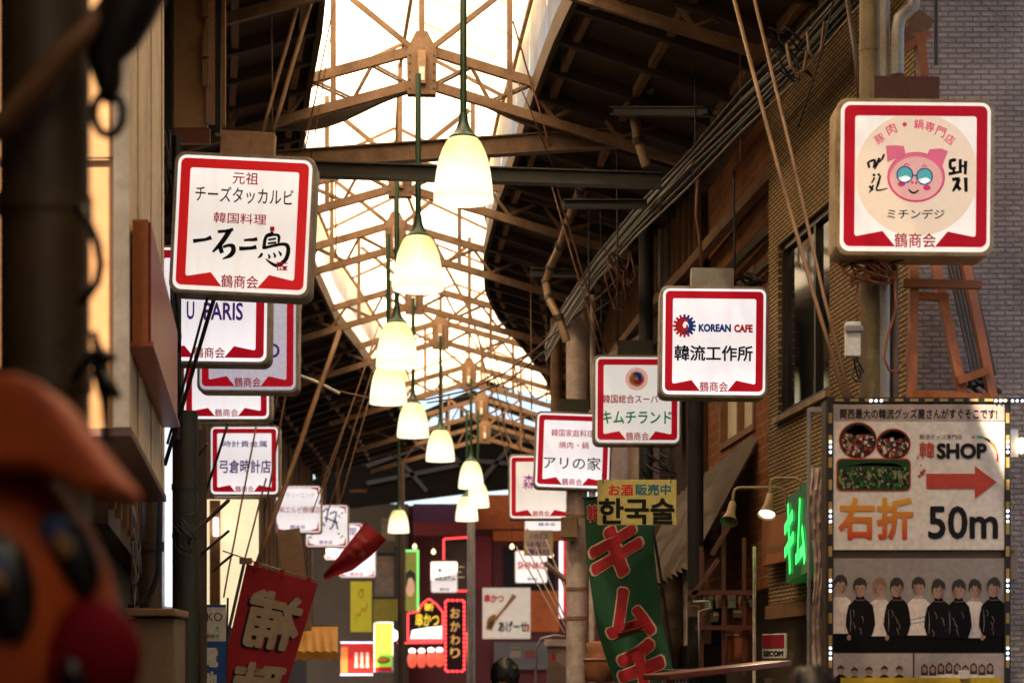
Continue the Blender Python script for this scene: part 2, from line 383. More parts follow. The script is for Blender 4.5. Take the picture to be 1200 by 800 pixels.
for i, (a, b) in enumerate(zip(YS, YS[1:])):
    b2 = b+.07 if i < len(YS)-2 else b          # sheets lap over each other
    dz = .012*(i % 2)
    gap = 7.5 < a < 8.2                         # slit added beside the ridge to let sun reach the billboard
    zt = lambda t: ZR-(ZR-(ZE-.05))*t
    for sg in (-1, 1):
        for t0_, t1_ in (((.0, .05), (.24, 1.0)) if gap and sg > 0 else ((.0, 1.0),)):
            o0, o1 = sg*(HW+.12)*t0_, sg*(HW+.12)*t1_
            sky.quad(sec(o1*HWf(a), a, zt(t1_)+dz), sec(o1*HWf(b2), b2, zt(t1_)+dz), sec(o0*HWf(b2), b2, zt(t0_)+dz), sec(o0*HWf(a), a, zt(t0_)+dz))
        sky.quad(sec(sg*(HWf(a)-.004*(i % 2)), a, ZL), sec(sg*(HWf(b)-.004*(i % 2)), b, ZL), sec(sg*HWf(b), b, ZE), sec(sg*HWf(a), a, ZE))
sky.build('skylight', m_sky, roof, world=True)
gb = MB()
for k, t in enumerate((0, .97)):
    for sg in (-1, 1):
        if k == 0 and sg < 0: continue
        for a, b in zip(YS, YS[1:]):
            p = sec(sg*HWf(a)*t, a, ZR-.06-(ZR-ZE)*t); q = sec(sg*HWf(b)*t, b, ZR-.06-(ZR-ZE)*t); gb.bar(p, q, .035, .05)
for sg in (-1, 1):
    for i, a in enumerate(YS[::4]):
        gb.bar(sec(sg*(HWf(a)-.03), a, ZE-.09), sec(sg*.02, a, ZR-.06), .03, .035)
gb.build('glazing_bar', M_truss, roof, world=True)
for sg, W in ((-1, LW), (1, RW)):
    rb = MB()
    for a, b in zip(YS, YS[1:]):
        wa, wb = W(a)+.15, W(b)+.15; za, zb = ZB-.02-.3*(wa-HWf(a)), ZB-.02-.3*(wb-HWf(b))
        t = .05
        rb.hexa([sec(sg*HWf(a), a, ZB), sec(sg*wa, a, za), sec(sg*wb, b, zb), sec(sg*HWf(b), b, ZB), sec(sg*HWf(a), a, ZB+t), sec(sg*wa, a, za+t), sec(sg*wb, b, zb+t), sec(sg*HWf(b), b, ZB+t)])
    rb.build('roof_deck', M_board, roof, world=True)
    for i, a in enumerate(YS[8:]):
        wa = W(a); MB().bar(sec(sg*(HWf(a)-.02), a, ZB-.06), sec(sg*wa, a, ZB-.06-.3*(wa-HWf(a))), .07, .11).build('rafter', M_raft, roof, world=True)
    for fr in (.08, .45, .85):
        pu = MB()
        for j, (a, b) in enumerate(zip(YS, YS[1:])):
            sa = HWf(a)+(W(a)-HWf(a))*fr; sb = HWf(b)+(W(b)-HWf(b))*fr
            aa = a+.06; bb = b-.06
            pu.bar(sec(sg*sa, aa, ZB-.05-.3*(sa-HWf(a))), sec(sg*sb, bb, ZB-.05-.3*(sb-HWf(b))), .06, .08)
        pu.build('purlin', M_tanw, roof, world=True)
    cb = MB()
    for a, b in zip(YS, YS[1:]): cb.bar(sec(sg*(HWf(a)-.02), a, ZB-.02), sec(sg*(HWf(b)-.02), b, ZB-.02), .05, .2)
    cb.build('curb_board', M_board, roof, world=True)

# trusses: one built, the others copies
def make_truss():
    t = thing('roof_truss', '', 'truss', (0, 0, ZB), group='steel trusses under the arcade roof')
    L = 2.55
    def ch(z0, sl, L, wd, hh): return MB().bar((-.1, 0, z0), (-L, 0, z0-sl*(L-.1)), wd, hh).bar((.1, 0, z0), (L, 0, z0-sl*(L-.1)), wd, hh)
    ch(-.01, .29, L, .06, .085).build('bottom_chord', M_truss, t)
    ch(.30, .29, L, .06, .085).build('top_chord', M_truss, t)
    gp = MB().prism([(-.13, -.10), (.13, -.10), (.135, .30), (.05, .47), (-.05, .47), (-.135, .30)], -.055, -.045).prism([(-.13, -.10), (.13, -.10), (.135, .30), (.05, .47), (-.05, .47), (-.135, .30)], .045, .055).build('gusset_plate', M_truss, t)
    MB().box((0, -.085, .13), (.075, .05, .30)).build('junction_box', M_pipe, gp, bevel=.006)
    MB().box((0, -.1125, .07), (.05, .004, .12)).build('paper_label', M_white, gp)
    bt = MB()
    for sx in (-1, 1):
        for k in range(5): bt.disc(sx*.11, -.05+.075*k, .009, .009, -.066, -.055, 6)
    bt.build('bolt', M_trussD, gp)
    MB().bar((0, 0, .45), (0, 0, ZR-ZB-.05), .05, .05).build('king_post', M_truss, t)
    for sg in (-1, 1):
        MB().bar((sg*.80, 0, -.25), (sg*.80, 0, ZR-ZB-.42), .05, .05).build('vertical', M_truss, t)
        MB().bar((sg*.10, -.03, .33), (sg*.76, -.03, ZE-ZB-.06), .045, .045).build('diagonal', M_truss, t)
        wb = MB()
        for (a, za, b, zb) in ((.14, .02, .45, .18), (.45, .18, .62, -.14), (.62, -.14, .98, .02), (.98, .02, 1.2, -.28), (1.2, -.28, 1.55, -.12), (1.55, -.12, 1.8, -.46), (1.8, -.46, 2.2, -.32)):
            wb.bar((sg*a, -.012, za), (sg*b, -.012, zb), .012, .022)
            wb.bar((sg*a, .012, za-.02), (sg*b, .012, zb-.02), .012, .018)
        wb.build('web_bracing', M_truss, t)
    return t
TR = [7.8, 11.6, 15.4, 18.6, 22.5, 25.7, 29.6, 32.7, 37.2, 41.5, 45.6]
proto = make_truss()
tl = {7.8: 'roof truss above the street before the first pendant lamp', 11.6: 'roof truss above the pink pig sign, out over the street', 15.4: 'roof truss that the largest pendant lamp hangs from', 18.6: 'large roof truss with bolted gusset plate at top, above the second pendant lamp',
      22.5: 'roof truss seen just left of and below the largest pendant lamp', 25.7: 'roof truss whose gusset plate shows left of the second pendant lamp', 29.6: 'roof truss crossing the skylight just below the second pendant lamp',
      32.7: 'roof truss above the pendant lamp with the long green rod', 37.2: 'roof truss carrying the far cluster of pendant lamps', 41.5: 'distant roof truss behind the far cluster of pendant lamps', 45.6: 'farthest roof truss, at the end gable of the arcade'}
for i, Y in enumerate(TR):
    t = proto if i == 0 else dup(proto, (0, 0, 0))
    t.location = (cx(Y), Y, ZB); t.rotation_euler = (0, 0, -head(Y)*.5); t['label'] = tl[Y]

def beam(label, a, b, w, h, m, name='tie_beam', cat='beam', lip=True):
    t = MB(); t.bar(a, b, w, h)
    if lip:
        d = Vector((0, 0, h/2+.006)); t.bar(Vector(a)+d, Vector(b)+d, w+.08, .012); t.bar(Vector(a)-d, Vector(b)-d, w+.08, .012)
    return tag(t.build(name, m, world=True), label, cat)
beam('rust tan steel tie beam slanting above the dark green beam', P(310, 190, 18.9), P(752, 160, 18.9), .05, .15, M_truss)
beam('dark green steel tie beam crossing behind the largest pendant lamp', P(340, 198, 17.4), P(775, 212, 17.4), .05, .10, M_gbeam)
beam('short dark beam jutting from the post toward the right roof, above the longer beams', P(722, 131, 18.2), P(832, 131, 17), .06, .05, M_gbeam)
beam('short dark rail under the dark green beam by the right post', P(660, 239, 18.4), P(758, 239, 18.4), .05, .04, M_gbeam)
beam('thin dark rail low among the hanging rods by the right wall', P(622, 319, 22.4), P(712, 321, 22.4), .05, .05, M_gbeam)
# arched board under the near truss
xs_ = list(range(300, 664, 6)); yb0 = lambda x: 152-46*(.5+.5*math.cos(math.pi*min(1, abs(x-503)/150)))
ab = [(x, yb0(x)) for x in xs_]+[(x, min(yb0(x)-2.5, 96+.3*abs(x-500))) for x in reversed(xs_)]
v = MB().prism([((a-600)/FP*18.75, 1.6+(800-b)/FP*18.75) for a, b in ab], 18.72, 18.80)
tag(v.build('arched_valance', M_trussD, world=True), 'dark arched board hung under the large near roof truss', 'valance')

# ------------------------------------------------------------------ pendant lamps
m_shade = mat('lamp_glass', (.8, .78, .6), .3, dirt_amt=.1)
n = m_shade.node_tree; b = n.nodes['Principled BSDF']
tcn = n.nodes.new('ShaderNodeTexCoord'); sp = n.nodes.new('ShaderNodeSeparateXYZ'); n.links.new(tcn.outputs['Object'], sp.inputs[0])
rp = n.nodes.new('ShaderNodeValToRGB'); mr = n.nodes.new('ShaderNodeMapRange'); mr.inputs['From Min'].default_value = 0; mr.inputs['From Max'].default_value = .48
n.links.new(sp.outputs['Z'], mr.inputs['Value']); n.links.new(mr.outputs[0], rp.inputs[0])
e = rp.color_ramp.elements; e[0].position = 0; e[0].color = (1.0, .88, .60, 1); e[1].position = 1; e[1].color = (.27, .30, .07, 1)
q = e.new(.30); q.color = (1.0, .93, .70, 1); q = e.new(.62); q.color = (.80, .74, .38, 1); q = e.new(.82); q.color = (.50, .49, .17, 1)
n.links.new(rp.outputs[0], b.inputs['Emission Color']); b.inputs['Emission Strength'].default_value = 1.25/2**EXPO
RL = .215
pend = thing('pendant_lamp', '', 'lamp', group='green-rod pendant lamps hung down the middle of the arcade')
MB().tube([(0, 0, .60), (0, 0, 1.60)], .026, 10).build('rod', M_green, pend, smooth=True, auto=40)
MB().lathe([(.024, .66), (.032, .655), (.036, .60), (.055, .545), (.085, .50), (.110, .482), (.112, .47), (.02, .47)], 24).build('cap', M_green, pend, smooth=True, auto=40)
prof = [(.104, .470), (.128, .440), (.152, .39), (.176, .32), (.196, .22), (.208, .12), (.2145, .04), (.215, .0), (.207, .0), (.207, .04), (.19, .22), (.15, .38), (.1, .462)]
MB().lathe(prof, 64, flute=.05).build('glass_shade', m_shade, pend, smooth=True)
MB().lathe([(.02, .30), (.05, .26), (.06, .2), (.05, .15), (.02, .12), (.001, .115)], 16).build('bulb', glow('bulb_glow', (1, .86, .6), 9), pend, smooth=True)
lamps = [(543, 236, 67, 'largest pendant lamp, hanging in front of the roof beams'), (490, 340, 57, 'second largest pendant lamp, against the bright skylight'), (465, 430, 47, 'pendant lamp whose bottom overlaps the lamp shade just below it'),
         (455, 473, 42, 'pendant lamp with a pale rim, tucked right under a larger shade'), (484, 512, 36, 'pendant lamp below and right of the pair of overlapping shades'), (516, 540, 32.5, 'pendant lamp with a long green rod beside the far end gable'),
         (552, 572, 28.5, 'highest pendant lamp of the far cluster of three'), (560, 594, 25.5, 'pendant lamp at the right of the far cluster of three'), (547, 610, 25.5, 'lowest pendant lamp of the far cluster of three'), (467, 624, 24, 'small pendant lamp alone above the red LED shopfronts')]
for i, (px, py, wp, lb) in enumerate(lamps):
    Y = 2*RL*FP/wp; o = pend if i == 0 else dup(pend, (0, 0, 0)); o.location = P(px, py, Y); o['label'] = lb
    top = ZB-.05; need = top-o.location.z-.60
    for ch in o.children:
        if ch.name.startswith('rod'):
            ch.scale.z = need; ch.location.z = .60*(1-need)

# ------------------------------------------------------------------ side walls under the roof
def run_wall(name, label, sg, W, ya, yb, z0, z1, m, thick=.12, step=1.2, batten=None, bm=None, bz=None, off=0):
    k = max(1, int((yb-ya)/step)); ys = [ya+(yb-ya)*i/k for i in range(k+1)]; mb = MB(); bb = MB()
    for a, b in zip(ys, ys[1:]):
        pa0, pb0 = sec(sg*(W(a)+off), a, 0), sec(sg*(W(b)+off), b, 0); pa1, pb1 = sec(sg*(W(a)+off+thick), a, 0), sec(sg*(W(b)+off+thick), b, 0)
        zz = lambda p, z: Vector((p.x, p.y, z))
        mb.hexa([zz(pa0, z0), zz(pb0, z0), zz(pb1, z0), zz(pa1, z0), zz(pa0, z1), zz(pb0, z1), zz(pb1, z1), zz(pa1, z1)])
    t = thing(name, label, 'wall', (cx(ya)+sg*W(ya), ya, z0))
    mb.build('wall_board', m, t, world=True)
    if batten:
        y = ya+.1
        while y < yb-.05:
            p = sec(sg*(W(y)+off-.02), y, 0); bb.bar((p.x, p.y, bz[0]), (p.x, p.y, bz[1]), .045, .05); y += batten*random.uniform(.8, 1.2)
        bb.build('batten', bm, t, world=True)
    return t
rwall = run_wall('eave_wall', 'brown boarded wall with tan battens under the right eave', 1, RW, 19.7, 46, 2.9, 6.56, M_wallb, batten=.34, bm=M_tanw, bz=(5.75, 6.5))
rw2 = MB()
ys = [14.2+i*1.2 for i in range(27)]
for a, b in zip(ys, ys[1:]):
    rw2.bar(sec(RW(a)-.05, a, 5.72), sec(RW(b)-.05, b, 5.72), .09, .10)
rw2.build('wall_rail', M_tanw, rwall, world=True)
rw3 = MB()
for a, b in zip(ys, ys[1:]):
    rw3.bar(sec(RW(a)-.04, a, 5.3), sec(RW(b)-.04, b, 5.3), .05, .07); rw3.bar(sec(RW(a)-.03, a, 5.05), sec(RW(b)-.03, b, 5.05), .05, .05)
rw3.build('lower_rail', M_raft, rwall, world=True)
run_wall('eave_wall', 'dark brown boarded wall with uprights under the left eave', -1, LW, 13.2, 46, 2.6, 6.56, M_wallb, batten=.9, bm=M_tanw, bz=(2.7, 6.3))
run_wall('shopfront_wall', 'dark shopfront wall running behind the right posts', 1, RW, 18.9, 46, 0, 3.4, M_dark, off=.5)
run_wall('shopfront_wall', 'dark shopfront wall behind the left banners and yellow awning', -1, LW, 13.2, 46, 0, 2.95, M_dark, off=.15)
run_wall('near_wall', 'brown wall of the houses on the left near the camera', -1, LW, -11, 8.6, 0, 6.5, M_wallb, off=.3)
run_wall('near_wall', 'brown wall of the houses on the right near the camera', 1, RW, -11, 9.4, 0, 6.5, M_wallb, off=.3)

# ------------------------------------------------------------------ right tiled building
A = Vector((2.458, 12.5, 0)); Bq = Vector((2.03, 16.2, 0)); dW = (Bq-A); LWAL = dW.length; ang = math.atan2(dW.y, dW.x)
bld = thing('tiled_building', 'beige tile-clad building with a dark window, behind the pink pig sign', 'building', A, (0, 0, ang))
m_tile = brickmat('facade_tile', (.50, .335, .15), (.41, .26, .11), (.13, .078, .034), .12, .031, .009, .9)
m_grey = brickmat('grey_split_tile', (.47, .36, .30), (.40, .30, .245), (.28, .205, .17), .10, .032, .006, 1.0, dirt=.5)
def tw(px): return 0
def along(px):                                   # distance along the wall seen at pixel column px
    k = (px-600)/FP; Y = (A.x+A.y*.11568)/(k+.11568); return (Y-A.y)/dW.y*LWAL
t0, t1 = along(972), along(912); z0, z1 = 3.66, 4.99; tb = along(948)
wv = MB()                                        # local x runs along the wall to the far end; the room is at -y
wv.box2((0, -.2, 2.22), (t0, 0, 9)).box2((t1, -.2, 2.22), (LWAL, 0, 9)).box2((t0, -.2, z1), (t1, 0, 9)).box2((t0, -.2, 2.22), (t1, 0, z0)).box2((0, -.2, 0), (.9, 0, 2.22))
wv.build('wall', m_tile, bld)
ew = thing('end_wall_pivot', '', '', (0, 0, 0)); bpy.data.objects.remove(ew)
e_ = MB().box2((0.003, 0, 0), (6, .2, 9)).build('end_wall', m_grey, bld); e_.rotation_euler = (0, 0, -ang); e_.location = (0, -.003, 0)
MB().box2((.005, -.02, 0), (.02, 0, 9)).build('corner_trim', mat('corner_trim', (.36, .25, .16), .6), bld)
wf = MB()
for (a, b_) in (((t0, -.10, z0), (t0+.05, -.03, z1)), ((t1-.05, -.10, z0), (t1, -.03, z1)), ((t0+.05, -.10, z1-.05), (t1-.05, -.03, z1)), ((t0+.05, -.10, z0), (t1-.05, -.03, z0+.05)), ((t0+.50, -.095, z0+.05), (t0+.55, -.035, z1-.05))): wf.box2(a, b_)
win = wf.build('window_frame', mat('dark_bronze', (.045, .036, .028), .35, .5), bld)
m_glassd = mat('dark_glass', (.012, .014, .012), .06, dirt_amt=.2, spec=.8)
MB().box2((t0+.05, -.075, z0+.05), (t1-.05, -.065, z1-.05)).build('window_pane', m_glassd, win)
MB().box2((t0-.03, -.02, z0-.05), (t1+.03, .04, z0-.004)).build('window_sill', M_rimy, win)
MB().box2((.95, -.25, 2.1), (LWAL, .03, 2.21)).build('shop_lintel', M_tanw, bld)
MB().box2((.9, -.3, 0), (LWAL, -.2, 2.1)).build('shopfront', mat('beige_shutter', (.20, .14, .08), .6), bld)
# brown tile house beyond
def wall_between(pa, pb, z0, z1, name, lbl, m, th=.2, cat='building', part='wall'):
    a, b = Vector((pa[0], pa[1], 0)), Vector((pb[0], pb[1], 0)); an = math.atan2(b.y-a.y, b.x-a.x); L = (b-a).length
    t = thing(name, lbl, cat, (a.x, a.y, z0), (0, 0, an)); return t, L
br, L = wall_between((2.2, 16.3), (1.9, 20.2), 2.4, 7, 'brown_tile_house', 'red-brown tiled house wall behind the KOREAN CAFE sign', None)
m_brn = brickmat('brown_tile', (.34, .12, .035), (.26, .085, .025), (.36, .18, .075), .26, .10, .010, .5)
MB().box2((0, -.2, 0), (1.33, 0, 4.0)).box2((3.0, -.2, 0), (L, 0, 4.0)).box2((1.33, -.2, 2.8), (3.0, 0, 4.0)).box2((1.33, -.2, 0), (3.0, 0, 1.38)).build('wall', m_brn, br)
MB().box2((-.25, -.3, -2.4), (L, -.22, -.003)).build('ground_floor', mat('beige_shutter', (.20, .14, .08), .6), br)
wf = MB()
for (a, b_) in (((1.33, -.1, 1.38), (1.40, .02, 2.8)), ((2.93, -.1, 1.38), (3.0, .02, 2.8)), ((1.40, -.1, 2.74), (2.93, .02, 2.8)), ((1.40, -.1, 1.38), (2.93, .02, 1.44)), ((2.1, -.09, 1.44), (2.17, .01, 2.74))): wf.box2(a, b_)
wf = wf.build('window_frame', M_tanw, br)
MB().box2((1.40, -.06, 1.44), (2.93, -.05, 2.74)).build('window_pane', mat('pane_reflection', (.55, .42, .22), .5, emit=(1, .7, .32), estr=.10), wf)  # yellow reflection put into the pane's colour and a faint glow
# corrugated awning leaning down between the posts and the tiled wall
cw = MB()
a0, a1, b0, b1 = P(888, 513, 17.5), P(796, 586, 20.4), P(806, 668, 17.3), P(730, 715, 20.2)
N = 15
for i in range(N):
    f0, f1, fm = i/N, (i+1)/N, (i+.5)/N
    for (u, v_, d) in ((f0, fm, 0), (fm, f1, 1)):
        nrm = Vector((-.6, -.6, .5)).normalized()*.075
        tp0 = a0.lerp(a1, u)+nrm*(0 if d == 0 else 1); tp1 = a0.lerp(a1, v_)+nrm*(1 if d == 0 else 0)
        bt0 = b0.lerp(b1, u)+nrm*(0 if d == 0 else 1); bt1 = b0.lerp(b1, v_)+nrm*(1 if d == 0 else 0)
        cw.quad(tp0, tp1, bt1, bt0)
aw = cw.build('corrugated_awning', mat('corrugated_brown', (.10, .062, .036), .5, .1, dirt_amt=.7), world=True)
sm = aw.modifiers.new('s', 'SOLIDIFY'); sm.thickness = .006
tag(aw, 'brown corrugated lean-to sheet sloping below the window of the tiled house', 'awning')
# pale corrugated wall further on
wc, L = wall_between((2.0, 21.0), (1.12, 25.4), 2.0, 6, 'corrugated_house', 'pale ribbed metal house wall behind the silver post', None)
mb = MB(); n_ = int(L/.11)
for i in range(n_):
    x = i*.11; mb.quad((x, 0, 0), (x+.055, .045, 0), (x+.055, .045, 3.6), (x, 0, 3.6)); mb.quad((x+.055, .045, 0), (x+.11, 0, 0), (x+.11, 0, 3.6), (x+.055, .045, 3.6))
mb.build('wall', mat('pale_corrugated', (.60, .47, .39), .5, .1, dirt=(.30, .17, .10), dirt_amt=.6, dscale=2), wc)
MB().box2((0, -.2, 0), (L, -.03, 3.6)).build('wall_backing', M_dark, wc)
MB().box2((-.05, -.03, 0), (.02, .06, 3.6)).build('corner_board', M_tanw, wc)

# ------------------------------------------------------------------ posts and pipes
def post(label, px, Y, dpx, ztop, m, zb=0., name='post', bands=(), bmat=None):
    r = dpx/FP*Y/2; x = (px-600)/FP*Y
    t = thing(name, label, 'post', (x, Y, zb))
    MB().tube([(0, 0, 0), (0, 0, ztop-zb)], r, 20).build('shaft', m, t, smooth=True, auto=40)
    for zz in bands: MB().tube([(0, 0, zz-.02-zb), (0, 0, zz+.02-zb)], r*1.07, 20).build('band', bmat or m, t, smooth=True, auto=40)
    return t
M_olive = mat('olive_post', (.045, .05, .032), .45, dirt=(.05, .022, .012), dirt_amt=.6, dscale=4)
M_brpost = mat('brown_post', (.085, .05, .03), .5, dirt=(.04, .018, .01), dirt_amt=.6, dscale=4)
post('dark olive steel post behind the left sign stack', 217, 13.6, 30, 3.4, M_olive, bands=(2.9,))
post('thin rust brown post standing close beside the olive post', 236, 14.6, 13, 3.4, M_brpost)
post('slim black upright rising left of the U PARIS sign', 207, 13.5, 11, 5.2, M_black, zb=3.2)
post('brown steel post under the yellow liquor sign', 785, 21.7, 28, 6.4, M_brpost, bands=(3.1, 2.2))
post('dark steel post just right of the brown post', 815, 17.0, 19, 4.6, M_dark)
post('dark pole rising behind the KOREAN CAFE sign to the roof', 757, 21.6, 17, 6.5, M_gbeam)
post('galvanised silver post carrying the small tan box', 676, 24.0, 25, 6.1, M_steel, bands=(3.55, 2.7, 2.36), bmat=M_pipe)
post('thin silver pipe running up beside the galvanised post', 694, 23.8, 8, 6.1, M_steel)
post('plain tan wooden upright left of the silver post', 652, 27.0, 14, 6.4, M_truss, zb=4.9)
post('thick olive downpipe behind the pink pig sign', 1020, 11.95, 26, 7.5, mat('olive_pipe', (.28, .22, .11), .5, dirt=(.14, .08, .035), dirt_amt=.6, dscale=5), name='downpipe', bands=(5.3,))
post('thin grey pipe beside the thick olive downpipe', 1037, 11.85, 12, 7.5, M_gpipe, name='downpipe')
post('slim dark pipe behind the rope tangle', 1048, 11.9, 10, 4.9, mat('brown_pipe', (.13, .08, .05), .5), name='downpipe')
post('black hanger rod holding up the pink pig sign', 1097, 11.6, 5, 7.5, M_black, zb=5.1, name='hanger_rod')
post('far grey post beside the spoon sign', 552, 46, 9, 6.3, M_gpipe)
post('far dark post left of the LED crown sign', 470, 44, 8, 6.3, M_brpost)
# bent vent pipe
vp = [P(1052, 88, 11.8), P(1052, 38, 11.8), P(1054, 22, 11.8), P(1062, 14, 11.8), P(1070, 8, 11.8), P(1072, -6, 11.8), P(1072, -80, 11.8)]
tag(MB().tube(vp, .037, 14).build('vent_pipe', M_gpipe, world=True, smooth=True, auto=50), 'grey vent pipe with a bend above the pig sign', 'pipe')
def pipe(label, pts, r, m, name='pipe', clips=True):
    pp = [P(*q) for q in pts]
    t = thing(name, label, 'pipe', pp[0])
    MB().tube(pp, r, 12).build('tube', m, t, world=True, smooth=True, auto=60)
    if clips:
        for i in range(1, len(pp)-1):
            d = (pp[i+1]-pp[i]).normalized()*.03; MB().tube([pp[i]-d, pp[i]+d], r*1.18, 12).build('clip', M_trussD, t, world=True, smooth=True, auto=60)
pipe('long tan drainpipe slanting down under the right roof from the top edge', [(930, -25, 15.2), (822, 18, 16.5), (812, 30, 16.7), (778, 85, 17.6), (770, 96, 17.7), (746, 124, 18.3), (744, 140, 18.3), (748, 165, 18.1), (758, 195, 18.1)], .045, M_pipe)
pipe('second tan drainpipe zigzagging below the tie beams', [(738, 182, 20), (708, 175, 20.4), (697, 184, 20.6), (686, 205, 20.8), (680, 222, 21), (665, 262, 21.6), (657, 288, 21.8), (646, 312, 22.2), (640, 330, 22.3), (643, 350, 22.2), (655, 372, 22), (664, 400, 22)], .045, M_pipe)
# ladder-like orange frame on top of the billboard
of = thing('wooden_frame', 'orange painted wooden trestle standing above the billboard', 'trestle', P(1110, 468, 12.0))
M_org = mat('orange_wood', (.42, .125, .03), .55, dirt=(.20, .05, .015), dirt_amt=.5, dscale=5)
for (a, b_, nm) in (((1071, 300, 12.0), (1068, 470, 11.9), 'leg'), ((1094, 300, 12.1), (1128, 462, 11.85), 'leg'), ((1130, 300, 12.2), (1164, 470, 11.8), 'leg')):
    MB().bar(P(*a), P(*b_), .05, .06, (0, 1, 0)).build(nm, M_org, of, world=True)
for (a, b_) in (((1058, 332, 11.93), (1150, 334, 11.93)), ((1122, 446, 11.8), (1158, 434, 11.8)), ((1076, 347, 12.05), (1112, 349, 12.0)), ((1070, 462, 11.85), (1160, 466, 11.75))):
    MB().bar(P(*a), P(*b_), .05, .045).build('rung', M_org, of, world=True)
o2 = thing('wooden_frame', 'orange wooden brace behind the vent pipe above the pig sign', 'trestle', P(1080, 88, 12))
MB().bar(P(1077, 40, 12), P(1083, 90, 12), .05, .05, (0, 1, 0)).build('upright', M_org, o2, world=True)
MB().bar(P(1060, 58, 12), P(1088, 40, 12), .045, .045).build('brace', M_org, o2, world=True)
MB().bar(P(1062, 52, 12.06), P(1086, 18, 12.06), .12, .012, (0, 1, 0)).build('board', M_tanw, o2, world=True)
sl_ = MB()
for i in range(7):
    x = 1118+i*4.4; sl_.bar(P(x-8, 305, 12.28), P(x+22, 440, 12.28), .013, .02, (0, 1, 0))
tag(sl_.build('slatted_screen', mat('dark_slats', (.12, .075, .055), .6), world=True), 'dark ribbed panel leaning behind the orange trestle', 'screen')
# small electric meter with cable
em = thing('meter_box', 'small white electric box strapped to the downpipe under the pig sign', 'electric box', P(999, 420, 11.8))
MB().box(P(999, 398, 11.8), (.085, .07, .20)).build('housing', M_white, em, world=True, bevel=.008)
MB().box(P(1001, 385, 11.76), (.10, .03, .035)).build('lid', M_gpipe, em, world=True, bevel=.006)
# rope tangle
random.seed(4)
rp_ = []
for k in range(90):
    a = k*.62; rx = 17+13*math.sin(k*.37); rp_.append(P(1022+rx*math.cos(a)*1.15+5*math.sin(k*.9), 318+12*math.sin(a*1.1)+4*math.cos(k*.5), 11.75+.05*math.sin(k*1.3)))
tail = [(1006, 330), (1003, 350), (1012, 362), (1004, 372)]
rp_ += [P(x, y, 11.74) for x, y in tail]
tag(MB().tube(rp_, .0075, 6).build('rope_coil', mat('orange_rope', (.32, .11, .045), .8, dirt_amt=.6, dscale=30), world=True, smooth=True), 'tangled coil of orange-brown rope under the pig sign', 'rope')
tag(MB().tube([P(1048, 318, 11.72), P(1050, 360, 11.72), P(1040, 395, 11.72), P(1036, 420, 11.72), P(1042, 434, 11.72), P(1052, 436, 11.72), P(1062, 420, 11.72), P(1066, 380, 11.72)], .0075, 6).build('rope', MATS['orange_rope'], world=True, smooth=True), 'loop of orange-brown rope hanging in front of the downpipe', 'rope')

